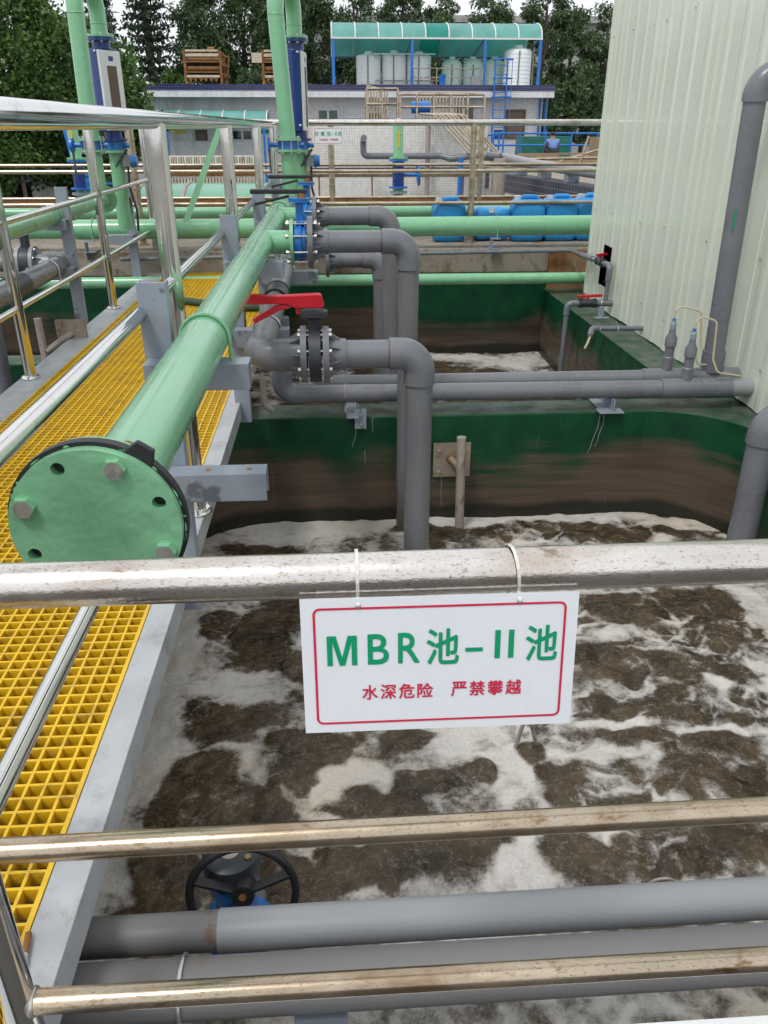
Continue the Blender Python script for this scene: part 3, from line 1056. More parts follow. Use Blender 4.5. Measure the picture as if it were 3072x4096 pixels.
def holed_plate(y0, y1, r, holes, hr):
    bm = bmesh.new()
    seg = 64
    outer = [bm.verts.new((FC[0] + r * math.cos(2 * PI * k / seg), y0, FC[1] + r * math.sin(2 * PI * k / seg))) for k in range(seg)]
    ed = [bm.edges.new((outer[k], outer[(k + 1) % seg])) for k in range(seg)]
    for hx, hz in holes:
        hv = [bm.verts.new((FC[0] + hx + hr * math.cos(2 * PI * k / 16), y0, FC[1] + hz + hr * math.sin(2 * PI * k / 16))) for k in range(16)]
        ed += [bm.edges.new((hv[k], hv[(k + 1) % 16])) for k in range(16)]
    bmesh.ops.triangle_fill(bm, use_beauty=True, use_dissolve=False, edges=ed, normal=(0, -1, 0))
    fc = list(bm.faces)
    ret = bmesh.ops.extrude_face_region(bm, geom=fc)
    for v in [e for e in ret['geom'] if isinstance(e, bmesh.types.BMVert)]:
        v.co.y = y1
    mb = MB()
    bm.verts.index_update()
    mb.v = [tuple(v.co) for v in bm.verts]
    mb.f = [tuple(v.index for v in f.verts) for f in bm.faces]
    bm.free()
    return mb


HB = 0.0995
holes = [(HB * math.cos(R(a)), HB * math.sin(R(a))) for a in (112.5, 22.5, 202.5, 292.5)]
bolt_at = [(HB * math.cos(R(a)), HB * math.sin(R(a))) for a in (67.5, 157.5, 247.5, 337.5)]
bf = part('blind_flange', holed_plate(FY - 0.009, FY + 0.007, 0.1195, holes, 0.0098), M_GRF, gm, 'flat green end plate with bolt heads and open bolt holes', ang=40)
rg = MB()
disc(rg, (FC[0], FY + 0.0155, FC[1]), (0, 1, 0), 0.1255, 0.0165, 64)
part('gasket', rg, M_BLK, bf, 'black rubber ring with flaking green paint', ang=50)
tb = MB()
ta = R(56)
tu, tv = V((math.cos(ta), 0, math.sin(ta))), V((-math.sin(ta), 0, math.cos(ta)))
tb.extr([(0.113, -0.026), (0.141, -0.014), (0.141, 0.012), (0.113, 0.024)], (FC[0], FY + 0.006, FC[1]), tu, tv, (0, 1, 0), 0.012)
part('gasket_tab', tb, M_BLK, bf, smooth=False, bevel=0.002)
bkf = MB()
disc(bkf, (MX, FY + 0.037, MZ), (0, 1, 0), 0.118, 0.024, 56)
part('backing_flange', bkf, M_GRF, gm)
for hx, hz in bolt_at:
    p = V((FC[0] + hx, FY - 0.009, FC[1] + hz))
    b = MB()
    b.cyl(p, p + V((0, -0.002, 0)), 0.0165, seg=24)
    b.cyl(p + V((0, -0.002, 0)), p + V((0, -0.0115, 0)), 0.0165, 0.0158, seg=6)
    hb = part('bolt_head', b, M_GRF, bf, smooth=False)
    part('bare_face', MB().cyl(p + V((0.0008, -0.0115, 0)), p + V((0.0008, -0.0121, 0)), 0.0132, seg=11), M_NUT, gm)
    part('bolt_end', MB().cyl(p + V((0, 0.06, 0)), p + V((0, 0.085, 0)), 0.009, seg=10), M_RUS, gm)
flk = MB()
rnd = random.Random(5)
for k in range(26):
    a = rnd.uniform(0, 2 * PI)
    w = rnd.uniform(0.03, 0.16)
    r0, r1 = rnd.uniform(0.1200, 0.1212), rnd.uniform(0.1228, 0.1252)
    n = 7
    i0 = len(flk.v)
    for j in range(n):
        aa = a + w * j / (n - 1)
        e = math.sin(PI * j / (n - 1)) ** 0.6
        for rr in (r0 + (1 - e) * 0.001, r0 + (r1 - r0) * e * rnd.uniform(0.6, 1.0)):
            flk.v.append((FC[0] + rr * math.cos(aa), FY + 0.0068, FC[1] + rr * math.sin(aa)))
    flk.f += [(i0 + 2 * j, i0 + 2 * j + 1, i0 + 2 * j + 3, i0 + 2 * j + 2) for j in range(n - 1)]
po = part('paint_flakes', flk, M_GRF, bf, 'flakes of green paint left on the black ring', smooth=False)
po['kind'] = 'stuff'
for y in TEE:
    br = part('branch_stub', MB().cyl((MX, y, MZ), (-0.200, y, MZ), 0.056, seg=36), ME, gm)
    wl_ = MB()
    n = 40
    pts = []
    for k in range(n + 1):
        a = 2 * PI * k / n
        yy, zz = 0.057 * math.cos(a), 0.057 * math.sin(a)
        pts.append((MX + math.sqrt(max(0, (MR + 0.001) ** 2 - zz * zz)) + 0.001, y + yy, MZ + zz))
    wl_.tube(pts, 0.0035, 6, radii=[0.0028 + 0.0014 * rnd.random() for _ in pts])
    part('weld_seam', wl_, M_GRF, br)
    part('branch_flange', disc(MB(), (-0.194, y, MZ), (1, 0, 0), 0.108, 0.016, 48), M_GRF, br)
    part('weld_neck', disc(MB(), (-0.204, y, MZ), (1, 0, 0), 0.060, 0.006, 36), M_GRF, br)
# riser at the far end, U over to the flow meter
for k, (rx, lx, topx) in enumerate(((-0.335, -0.262, -0.385), (-1.912, -1.835, -1.895))):
    if k == 0:
        root = gm
    else:
        root = thing('green_manifold_pipe', 'light green pipe running past the far left of the walkway to a tall riser', 'pipe', (-1.912, 1.1, 0.67))
        part('pipe', MB().cyl((-1.912, 0.85, 0.731), (-1.912, 7.30, 0.731), MR, seg=40), ME, root)
        part('end_flange', disc(MB(), (-1.912, 7.36, 0.731), (0, 1, 0), 0.11, 0.03, 40), M_GRF, root)
    z0 = 0.70
    part('riser', MB().cyl((rx, 7.25, z0), (rx, 7.25, 1.105), 0.064, seg=36), ME, root)
    part('riser_flange', disc(MB(), (rx, 7.25, 1.105), (0, 0, 1), 0.105, 0.018, 36), M_GRF, root)
    part('riser_flange', disc(MB(), (rx, 7.25, 1.188), (0, 0, 1), 0.105, 0.018, 36), M_GRF, root)
    ub = MB()
    path = [V((rx, 7.25, 1.18)), V((topx, 7.25, 2.05))]
    for j in range(13):
        a = PI * j / 12
        path.append(V((topx + (lx - topx) * (1 - math.cos(a)) / 2, 7.46 - 0.21 * math.cos(a), 2.10 + 0.21 * math.sin(a))))
    path.append(V((lx, 7.67, 1.95)))
    ub.tube(path, 0.064, 32)
    u_ = part('gooseneck', ub, ME, root)
    part('weld_seam', MB().ring((topx, 7.25, 2.06), (0, 0, 1), 0.0645, 0.0035, 32, 6), M_GRF, u_)
    part('weld_seam', MB().ring((lx, 7.67, 2.03), (0, 0, 1), 0.0645, 0.0035, 32, 6), M_GRF, u_)
    part('meter_flange', disc(MB(), (lx, 7.67, 1.945), (0, 0, 1), 0.108, 0.018, 36), M_GRF, root)
    bl = MB()
    bolts(bl, (lx, 7.67, 1.932), (0, 0, 1), 0.09, 8, 0.009, 0.065)
    part('flange_bolts', bl, M_NUT, root)['kind'] = 'stuff'
    bl = MB()
    bolts(bl, (rx, 7.25, 1.147), (0, 0, 1), 0.09, 8, 0.009, 0.13)
    part('flange_bolts', bl, M_NUT, root)['kind'] = 'stuff'
    # lower leg below the meter down to the cross pipe
    part('lower_leg', MB().cyl((lx, 7.67, 0.45), (lx, 7.67, 1.085), 0.060, seg=32), ME, root)
    part('meter_flange', disc(MB(), (lx, 7.67, 1.090), (0, 0, 1), 0.105, 0.018, 36), M_GRF, root)
    # flow meter
    fm = thing('flow_meter', ('navy blue flow meter with its white cover seen edge-on behind the central riser', 'navy blue flow meter with white cover and dark window on the left riser')[k], 'flow meter', (lx, 7.67, 1.18), group='flow meters on the risers')
    bx = MB()
    dirn = (R(-6), R(-33))[k]
    nx_, ny_ = math.cos(dirn), math.sin(dirn)
    U_, N_ = V((-ny_, nx_, 0)), V((nx_, ny_, 0))
    poly = []
    for j in range(15):
        a = R(90 + 180 * j / 14)
        poly.append((0.115 * math.cos(a), 0.115 * math.sin(a)))
    poly += [(0.055, -0.115), (0.055, 0.115)]
    bx.extr(poly, (lx, 7.67, 1.245), N_, U_, (0, 0, 1), 0.61)
    part('body', bx, M_NAV, fm, bevel=0.006)
    cv = MB()
    cv.extr([(0.056, -0.118), (0.078, -0.112), (0.078, 0.112), (0.056, 0.118)], (lx, 7.67, 1.25), N_, U_, (0, 0, 1), 0.59)
    cvo = part('cover', cv, M_WHT, fm, smooth=False, bevel=0.004)
    wd = MB()
    wd.extr([(0.0785, -0.045), (0.081, -0.045), (0.081, 0.055), (0.0785, 0.055)], (lx, 7.67, 1.28), N_, U_, (0, 0, 1), 0.45)
    part('scale_window', wd, M_BRN, cvo, smooth=False)
    lb = MB()
    lb.extr([(0.0785, -0.02), (0.0795, -0.02), (0.0795, 0.03), (0.0785, 0.03)], (lx, 7.67, 1.765), N_, U_, (0, 0, 1), 0.035)
    part('label_plate', lb, M_NAV, cvo, smooth=False)
    nk = MB()
    nk.cyl((lx, 7.67, 1.853), (lx, 7.67, 1.912), 0.072, seg=28)
    part('neck', nk, M_NAV, fm)
    part('neck', MB().cyl((lx, 7.67, 1.185), (lx, 7.67, 1.247), 0.072, seg=28), M_NAV, fm)
    part('flange', disc(MB(), (lx, 7.67, 1.920), (0, 0, 1), 0.110, 0.022, 36), M_NAV, fm)
    part('flange', disc(MB(), (lx, 7.67, 1.180), (0, 0, 1), 0.110, 0.020, 36), M_NAV, fm)
    for zz in (1.83, 1.29):
        q = V((lx, 7.67, zz)) + N_ * 0.035 - U_ * 0.116
        part('knob', MB().sphere(q, 0.013, 12, 8), M_NUT, fm)
    # two butterfly valves
    for (vx, vy, zc), lb_ in (((rx, 7.25, 1.147), 'riser'), ((lx, 7.67, 1.135), 'flow meter')):
        vv = thing('butterfly_valve', 'blue wafer valve under the %s %s' % (('central', 'left')[k], lb_), 'valve', (vx, vy, 1.10), group='blue butterfly valves')
        part('body', disc(MB(), (vx, vy, zc), (0, 0, 1), 0.082, 0.062, 36), M_BLU, vv)
        part('stem', MB().cyl((vx - 0.16, vy - 0.02, zc), (vx + 0.13, vy - 0.02, zc), 0.018, seg=16), M_BLU, vv)
        part('gear_case', MB().cyl((vx - 0.165, vy - 0.02, zc), (vx - 0.145, vy - 0.02, zc), 0.055, seg=20), M_BLU, vv)
        if lb_ == 'flow meter':
            part('handle', MB().bar((vx + 0.11, vy - 0.06, zc - 0.03), (vx + 0.02, vy - 0.14, zc - 0.16), 0.02, 0.012), M_DGY, vv, smooth=False)
        else:
            part('handle', MB().bar((vx - 0.155, vy - 0.02, zc - 0.05), (vx - 0.150, vy - 0.05, zc - 0.21), 0.02, 0.014), M_DGY, vv, smooth=False)
    # actuator box with blue cap
    ac = thing('valve_actuator', ('grey actuator box with blue cap beside the central riser', 'grey actuator box with blue cap beside the left riser')[k], 'actuator', (lx + 0.09, 7.67, 0.97))
    part('case', MB().box((lx + 0.058, 7.61, 0.97), (lx + 0.125, 7.72, 1.06)), M_PVL, ac, smooth=False, bevel=0.005)
    part('cap', MB().cyl((lx + 0.126, 7.665, 1.012), (lx + 0.175, 7.665, 1.012), 0.056, 0.045, seg=24), M_BLU, ac)
    cb = MB()
    cb.tube(fillet([(lx + 0.10, 7.62, 0.97), (lx + 0.10, 7.60, 0.80), (lx + 0.14, 7.58, 0.62), (lx + 0.13, 7.58, 0.45)], 0.05, 4), 0.010, 8)
    part('cable', cb, M_BLK, ac)
# small lower valve hung under the left manifold's end
ubolt((MX, 2.16, MZ), 0.0655, (0, 1, 0), 0.700, M_GRF, 'green painted u-bolt over the manifold pipe near the first post')
ubolt((MX, 5.71, MZ), 0.0655, (0, 1, 0), 0.700, M_GRF, 'green painted u-bolt over the manifold pipe past the second branch')
ubolt((-1.912, 5.96, 0.731), 0.0655, (0, 1, 0), 0.68, M_GRF, 'green painted u-bolt over the left manifold pipe')


# ---------------------------------------------------------------- PVC fittings
def ribs(mb, c, ax, r0, r1, L, n=8, a0=0.2, th=0.006):
    """triangular stiffening ribs from a flange face along a pipe, pointing +ax"""
    u, v = frame(V(ax))
    ax = V(ax).normalized()
    c = V(c)
    for k in range(n):
        a = a0 + 2 * PI * k / n
        d = u * math.cos(a) + v * math.sin(a)
        s_ = ax.cross(d)
        mb.extr([(r0, 0), (r1, 0), (r0, L)], c - s_ * th / 2, d, ax, s_, th)


def pvc_flange(parent, x, y, z, r, sgn, Rf, m):
    """PVC flange whose mating face is at x, neck pointing sgn along X"""
    f = part('flange', disc(MB(), (x + sgn * 0.013, y, z), (1, 0, 0), Rf, 0.026, 48), m, parent)
    part('neck', MB().cyl((x, y, z), (x + sgn * 0.100, y, z), r * 1.16, r * 1.12, seg=36), m, f)
    rb = MB()
    ribs(rb, (x + sgn * 0.026, y, z), (sgn, 0, 0), r * 1.1, Rf * 0.86, 0.055)
    part('rib', rb, m, f, smooth=False)['kind'] = 'stuff'
    return f


M_GLU = mat('dried_pipe_glue', (0.15, 0.075, 0.06), 0.5, 0, 0.3, 30, dirt=[((0.165, 0.170, 0.182), 30, 0.48, 0.58)])


def drop_pipe(y, z, r, x0, x1, zb, label, m=M_PVC):
    """flange at x0, pipe to an elbow above x1, drop to zb"""
    t = thing('drop_pipe', label, 'pipe', (x1, y, zb), group='grey pipes bending down into the basins')
    pvc_flange(t, x0, y, z, r, 1, 0.122, m)
    part('pipe', MB().cyl((x0 + 0.05, y, z), (x1 - 0.10, y, z), r, seg=40), m, t)
    rr = r * 1.14
    lx = 0.135
    e = MB()
    e.tube(fillet([(x1 - lx, y, z), (x1, y, z), (x1, y, z - lx)], 0.085, 10), rr, 40)
    eo = part('elbow', e, m, t, ang=50)
    part('glue_line', MB().cyl((x1 - lx - 0.006, y, z), (x1 - lx + 0.001, y, z), r * 1.012, seg=40), M_GLU, eo)
    part('glue_line', MB().cyl((x1, y, z - lx - 0.004), (x1, y, z - lx + 0.001), r * 1.010, seg=40), M_GLU, eo)
    part('drop', MB().cyl((x1, y, z - 0.08), (x1, y, zb), r, seg=40), M_PVW, t)
    return t


drop_pipe(4.15, MZ, 0.053, -0.118, 0.382, ZW - 0.12, 'grey drop pipe fed by the nearer green branch through a blue valve')
drop_pipe(5.40, MZ, 0.055, -0.118, 0.378, ZW - 0.12, 'grey drop pipe fed by the farther green branch behind the first')
drop_pipe(3.45, 0.385, 0.061, -0.050, 0.372, ZW - 0.12, 'grey drop pipe after the red handled valve in the near basin')
drop_pipe(6.2, 0.385, 0.056, -0.050, 0.36, ZW - 0.12, 'grey drop pipe low behind the far blue valve')

for i, y in enumerate(TEE):
    vv = thing('butterfly_valve', ('blue butterfly valve with black lever on the nearer green branch', 'blue butterfly valve with black lever on the farther green branch')[i], 'valve', (-0.155, y, MZ - 0.09), group='blue butterfly valves')
    b = MB()
    disc(b, (-0.165, y, MZ), (1, 0, 0), 0.086, 0.036, 40)
    disc(b, (-0.141, y, MZ), (1, 0, 0), 0.080, 0.030, 40)
    part('body', b, M_BLU, vv)
    part('body_rib', MB().ring((-0.153, y, MZ), (1, 0, 0), 0.084, 0.008, 40, 8), M_BLU, vv)
    for s_ in (-1, 1):
        part('lug', MB().cyl((-0.170, y + s_ * 0.03, MZ + 0.093), (-0.132, y + s_ * 0.03, MZ + 0.093), 0.012, seg=14), M_BLU, vv)
    part('stem_neck', MB().box((-0.172, y - 0.018, MZ + 0.075), (-0.132, y + 0.018, MZ + 0.185)), M_BLU, vv, smooth=False, bevel=0.006)
    part('top_plate', MB().cyl((-0.152, y, MZ + 0.185), (-0.152, y, MZ + 0.197), 0.052, seg=24), M_BLU, vv)
    part('notch_plate', MB().cyl((-0.152, y, MZ + 0.198), (-0.152, y, MZ + 0.203), 0.054, seg=18), M_BLU, vv)
    hd = MB()
    hd.box((-0.385, y - 0.014, MZ + 0.222), (-0.115, y + 0.014, MZ + 0.243))
    lv = part('lever', hd, M_BLK, vv, smooth=False, bevel=0.005)
    part('trigger', MB().bar((-0.365, y, MZ + 0.175), (-0.20, y, MZ + 0.212), 0.018, 0.012), M_BLK, lv, smooth=False)
    part('lever_boss', MB().cyl((-0.140, y, MZ + 0.203), (-0.140, y, MZ + 0.225), 0.020, seg=12), M_RUS, lv)
    bl = MB()
    bolts(bl, (-0.147, y, MZ), (1, 0, 0), 0.097, 8, 0.0105, 0.150, a0=0.39)
    part('stud_bolts', bl, M_NUT, vv)['kind'] = 'stuff'

# black wafer valve with the red lever
vv = thing('lever_valve', 'black valve with a long red lever between grey flanges', 'valve', (-0.085, 3.45, 0.26))
VB = 0.385
b = MB()
disc(b, (-0.085, 3.45, VB), (1, 0, 0), 0.118, 0.050, 44)
part('body', b, M_DGY, vv)
part('stem_neck', MB().box((-0.112, 3.425, VB + 0.09), (-0.058, 3.475, VB + 0.165)), M_DGY, vv, smooth=False, bevel=0.006)
tp = MB()
tp.cyl((-0.085, 3.45, VB + 0.165), (-0.085, 3.45, VB + 0.172), 0.052, 0.060, seg=28)
tp.cyl((-0.085, 3.45, VB + 0.172), (-0.085, 3.45, VB + 0.190), 0.060, seg=28)
part('notch_plate', tp, M_DGY, vv)
lv = MB()
lv.extr([(-0.365, 0.222), (-0.200, 0.222), (-0.160, 0.204), (-0.045, 0.204), (-0.040, 0.212), (-0.050, 0.258), (-0.062, 0.262), (-0.230, 0.256), (-0.365, 0.262)], (0, 3.429, VB), (1, 0, 0), (0, 0, 1), (0, 1, 0), 0.042)
lo = part('lever', lv, M_RED, vv, smooth=False, bevel=0.004)
tg = MB()
tg.extr([(-0.345, 0.158), (-0.338, 0.140), (-0.225, 0.196), (-0.180, 0.204), (-0.200, 0.221), (-0.250, 0.213)], (0, 3.435, VB), (1, 0, 0), (0, 0, 1), (0, 1, 0), 0.030)
part('trigger', tg, M_RED, lo, smooth=False, bevel=0.003)
part('pivot', MB().cyl((-0.15, 3.44, VB + 0.19), (-0.15, 3.46, VB + 0.19), 0.012, seg=12), M_RED, lo)
bl = MB()
bolts(bl, (-0.085, 3.45, VB), (1, 0, 0), 0.103, 8, 0.0105, 0.145, a0=0.39)
part('stud_bolts', bl, M_NUT, vv)['kind'] = 'stuff'

# lower grey manifold beside the walkway
LX, LZ, LR = -0.330, 0.388, 0.062
lm = thing('grey_manifold_pipe', 'grey pipe below the green manifold running along the near side of the walkway', 'pipe', (LX, 3.45, LZ - LR))
part('pipe', MB().cyl((LX, 3.52, LZ), (LX, 7.6, LZ), LR, seg=40), M_PVC, lm)
e = MB()
e.tube(fillet([(LX, 3.60, LZ), (LX, 3.45, LZ), (-0.215, 3.45, LZ)], 0.078, 10), LR * 1.12, 40)
part('elbow', e, M_PVC, lm, ang=50)
pvc_flange(lm, -0.120, 3.45, LZ, LR, -1, 0.122, M_PVC)
cp = MB()
cp.cyl((LX, 4.62, LZ), (LX, 4.88, LZ), LR * 1.13, seg=40)
cpo = part('coupling', cp, M_DGY, lm)
for y in (4.62, 4.88):
    part('coupling_lip', MB().ring((LX, y, LZ), (0, 1, 0), LR * 1.13, 0.006, 36, 8), M_BLK, cpo)
tj = MB()
tj.tube(fillet([(LX + 0.035, 4.30, LZ - 0.02), (LX + 0.035, 4.30, -0.055), (LX + 0.185, 4.30, -0.055)], 0.080, 10), 0.050 * 1.14, 36)
part('tee_leg', tj, M_PVC, lm, ang=50)
ubolt((LX, 3.96, LZ), 0.068, (0, 1, 0), 0.392 - 0.09, M_NUT, 'bare steel u-bolt over the grey manifold pipe by the second post')
ubolt((LX, 5.72, LZ), 0.068, (0, 1, 0), 0.30, M_NUT, 'bare steel u-bolt over the grey manifold pipe by the third post')
ubolt((LX, 6.6, LZ), 0.068, (0, 1, 0), 0.30, M_NUT, 'bare steel u-bolt over the far part of the grey manifold pipe')
cond = MB()
cond.tube(fillet([(-0.50, 4.16, 0.085), (-0.385, 4.16, 0.085), (-0.385, 4.16, -0.07), (-0.34, 4.16, -0.10)], 0.02, 4), 0.017, 12)
solo('small_pale_pipe', cond, M_OLD, 'small pale bent pipe beside the leg of the second post', 'pipe')

# left hand lower grey manifold with its valve
lm2 = thing('grey_manifold_pipe', 'grey pipe outside the far left railing with a flanged valve branch', 'pipe', (-1.93, 1.0, 0.33))
part('pipe', MB().cyl((-1.93, 0.9, 0.40), (-1.93, 6.02, 0.40), 0.064, seg=36), M_PVC, lm2)
e = MB()
e.tube(fillet([(-1.93, 5.94, 0.40), (-1.93, 6.08, 0.40), (-2.06, 6.08, 0.40)], 0.078, 10), 0.071, 36)
part('elbow', e, M_PVC, lm2, ang=50)
pvc_flange(lm2, -2.135, 6.08, 0.40, 0.058, 1, 0.118, M_PVL)
pvc_flange(lm2, -2.205, 6.08, 0.40, 0.058, -1, 0.118, M_PVL)
part('pipe', MB().cyl((-2.25, 6.08, 0.40), (-2.9, 6.08, 0.40), 0.056, seg=32), M_PVC, lm2)
part('coupling', MB().cyl((-1.93, 5.0, 0.40), (-1.93, 5.22, 0.40), 0.073, seg=36), M_DGY, lm2)
v3 = thing('lever_valve', 'black valve between pale flanges outside the left railing', 'valve', (-2.17, 6.08, 0.28))
part('body', disc(MB(), (-2.17, 6.08, 0.40), (1, 0, 0), 0.115, 0.060, 40), M_DGY, v3)
part('stem_neck', MB().box((-2.195, 6.05, 0.50), (-2.145, 6.11, 0.61)), M_DGY, v3, smooth=False, bevel=0.006)
part('notch_plate', MB().cyl((-2.17, 6.08, 0.61), (-2.17, 6.08, 0.63), 0.055, seg=24), M_DGY, v3)
bl = MB()
bolts(bl, (-2.17, 6.08, 0.40), (1, 0, 0), 0.1, 8, 0.010, 0.14)
part('stud_bolts', bl, M_NUT, v3)['kind'] = 'stuff'
ubolt((-1.93, 5.75, 0.40), 0.069, (0, 1, 0), 0.30, M_NUT, 'bare steel u-bolt over the grey pipe outside the left railing')
for x, y, lab in ((-2.16, 5.2, 'grey upright pipe standing in the left basin behind the railing post'), (-2.55, 5.35, 'grey upright pipe at the very left edge of the left basin')):
    solo('upright_pipe', MB().cyl((x, y, ZW - 0.1), (x, y, 0.30), 0.060, seg=28), M_PVC, lab, 'pipe', group='grey upright pipes in the left basin')
ss = thing('sampling_stub', 'pale vertical tube on a stained wall plate in the left basin', 'pipe stub', (-1.90, 5.3, ZW))
part('tube', MB().cyl((-1.905, 5.35, ZW - 0.1), (-1.92, 5.35, 0.16), 0.024, seg=18), M_OLD, ss)
part('arm', MB().cyl((-1.905, 5.35, -0.06), (-1.76, 5.49, 0.03), 0.022, seg=16), M_OLD, ss)
part('wall_plate', MB().box((-1.86, 5.482, -0.10), (-1.66, 5.498, 0.12)), M_PLT, ss, smooth=False)
# ---------------------------------------------------------------- paired grey pipes along the dividing wall
PR = 0.049
p1 = thing('wall_pipe', 'grey pipe lying along the front of the dividing wall towards the shed', 'pipe', (0.9, 4.30, -0.11))
part('pipe', MB().cyl((-0.17, 4.30, -0.055), (1.86, 4.30, -0.062), PR, seg=36), M_PVC, p1)
part('tee', MB().cyl((1.84, 4.30, -0.062), (2.24, 4.30, -0.062), PR * 1.15, seg=36), M_PVC, p1)
part('tee_collar', MB().cyl((2.06, 4.30, -0.062), (2.245, 4.30, -0.062), PR * 1.19, seg=36), M_PVC, p1)
part('pipe_end', MB().cyl((2.24, 4.30, -0.062), (2.44, 4.30, -0.062), PR * 1.05, seg=36), M_PVL, p1)
p2 = thing('wall_pipe', 'grey pipe behind its twin on the dividing wall, joined by the tall riser', 'pipe', (0.9, 4.47, -0.10))
part('pipe', MB().cyl((-0.12, 4.47, -0.050), (1.83, 4.47, -0.050), PR, seg=36), M_PVC, p2)
part('tee', MB().cyl((1.79, 4.47, -0.050), (2.10, 4.47, -0.050), PR * 1.15, seg=36), M_PVC, p2)
part('riser_tee', MB().cyl((2.10, 4.47, -0.050), (2.36, 4.47, -0.050), PR * 1.17, seg=36), M_PVC, p2)
rs = MB()
rs.tube(fillet([(2.205, 4.47, -0.02), (2.175, 4.47, 1.52), (2.60, 4.47, 1.53)], 0.095, 10), 0.056, 36)
part('riser', rs, M_PVC, p2, 'tall grey riser against the shed')
part('riser_socket', MB().cyl((2.206, 4.47, -0.01), (2.203, 4.47, 0.11), 0.065, seg=36), M_PVC, p2)
el = MB()
el.tube(fillet([(2.177, 4.47, 1.395), (2.175, 4.47, 1.52), (2.31, 4.47, 1.523)], 0.095, 10), 0.064, 36)
part('riser_elbow', el, M_PVC, p2, ang=50)
part('maker_mark', MB().box((2.150, 4.4125, 0.78), (2.160, 4.4142, 0.885)), M_SGG, p2, smooth=False)
for x, lab in ((0.09, 'rusty clamp bracket holding the paired pipes at the left of the dividing wall'), (1.53, 'steel angle bracket under the paired pipes at the right of the dividing wall')):
    t = thing('clamp_bracket', lab, 'bracket', (x, 4.26, -0.21), group='brackets on the dividing wall')
    part('angle', MB().extr([(0, 0), (0.07, 0), (0.07, 0.075), (0.064, 0.075), (0.064, 0.006), (0, 0.006)], (x - 0.035, 4.225, -0.178), (1, 0, 0), (0, 0, 1), (0, 1, 0), 0.27), M_STL, t, smooth=False)
    part('foot', MB().box((x + 0.01, 4.243, -0.245), (x + 0.075, 4.251, -0.13)) if x < 1 else MB().box((x - 0.05, 4.215, -0.1775), (x + 0.09, 4.30, -0.171)), M_STL, t, smooth=False)
    u = MB()
    pts = []
    for k in range(11):
        a = PI - PI * k / 10
        pts.append((x - 0.04, 4.30 - 0.053 * math.cos(a) * -1, -0.058 + 0.053 * math.sin(a)))
    u.tube([(x - 0.04, 4.247, -0.15)] + pts[::-1] + [(x - 0.04, 4.353, -0.15)], 0.0045, 8)
    if x < 1:
        part('strap', u, M_OLD, t)
        for z in (-0.215, -0.16):
            part('bolt', MB().hexn((x + 0.045, 4.243, z), (0, -1, 0), 0.010, 0.012), M_NUT, t)
# probes with thin hoses
for i, (x, y, zb, lab) in enumerate(((1.935, 4.47, 0.0, 'stepped grey probe holder on the rear wall pipe'), (1.985, 4.30, -0.02, 'stepped grey probe holder on the front wall pipe'))):
    t = thing('probe_holder', lab, 'probe', (x, y, zb), group='probe holders on the wall pipes')
    part('socket', MB().lathe([(0.031, 0), (0.031, 0.075), (0.027, 0.08), (0.027, 0.135), (0.033, 0.14), (0.033, 0.185), (0.018, 0.215), (0.018, 0.235)], (x, y, zb), 24), M_PVC, t)
    part('gland', MB().lathe([(0.015, 0), (0.017, 0.012), (0.017, 0.035), (0.013, 0.04), (0.013, 0.05)], (x, y, zb + 0.235), 12), M_STL, t)
    part('blue_nut', MB().cyl((x, y, zb + 0.285), (x, y, zb + 0.298), 0.010, seg=10), M_BLU, t)
    h = MB()
    h.tube(fillet([(x, y, zb + 0.29), (x + 0.01, y, zb + 0.37), (x + 0.14 - 0.03 * i, y - 0.02, zb + 0.34), (x + 0.17 - 0.05 * i, y - 0.03, zb + 0.13), (x + 0.13 + 0.02 * i, y - 0.05, zb + 0.04 + 0.02 * i), (x + 0.30, y - 0.02, zb + 0.03)], 0.035, 6), 0.0055, 8)
    part('hose', h, M_TUB, t)
sp = thing('sampling_stub', 'pale vertical tube on a bolted plate in the near basin', 'pipe stub', (0.69, 4.2, ZW))
part('wall_plate', MB().box((0.548, 4.243, -0.55), (0.762, 4.2575, -0.345)), M_PLT, sp, smooth=False)
part('tube', MB().cyl((0.700, 4.14, ZW - 0.1), (0.688, 4.14, -0.27), 0.026, seg=24), M_OLD, sp)
part('arm', MB().cyl((0.65, 4.25, -0.44), (0.693, 4.14, -0.47), 0.021, seg=16), M_PLT, sp)
part('collar', MB().ring((0.65, 4.243, -0.44), (0, 1, 0), 0.024, 0.006, 16, 6), M_RUS, sp)
for dx, dz in ((0.03, 0.04), (0.03, 0.17)):
    part('bolt', MB().hexn((0.548 + dx, 4.243, -0.55 + dz), (0, -1, 0), 0.010, 0.014), M_NUT, sp)
rb = thing('corner_pipe', 'grey pipe bending down into the near basin at the right edge', 'pipe', (2.115, 3.62, ZW))
part('drop', MB().cyl((2.115, 3.62, ZW - 0.1), (2.115, 3.62, -0.08), 0.071, seg=36), M_PVC, rb)
e = MB()
e.tube(fillet([(2.115, 3.62, -0.14), (2.115, 3.62, -0.005), (2.23, 3.62, -0.005)], 0.10, 10), 0.080, 36)
part('elbow', e, M_PVC, rb, ang=50)
part('run', MB().cyl((2.16, 3.62, -0.005), (2.6, 3.62, -0.005), 0.071, seg=36), M_PVC, rb)
for x0, x1, lab in ((0.635, 0.655, 'left leg of a bent rod rising from the foam'), (0.735, 0.672, 'right leg of a bent rod rising from the foam')):
    solo('bent_rod', MB().tube(fillet([(x0, 2.31, ZW - 0.05), (x0 * 0.4 + x1 * 0.6, 2.28, -0.745), (x1, 2.26, -0.66), (x1, 2.26, -0.55)], 0.05, 4), 0.0075, 10), M_OLD, lab, 'rod', group='bent rods in the foam')

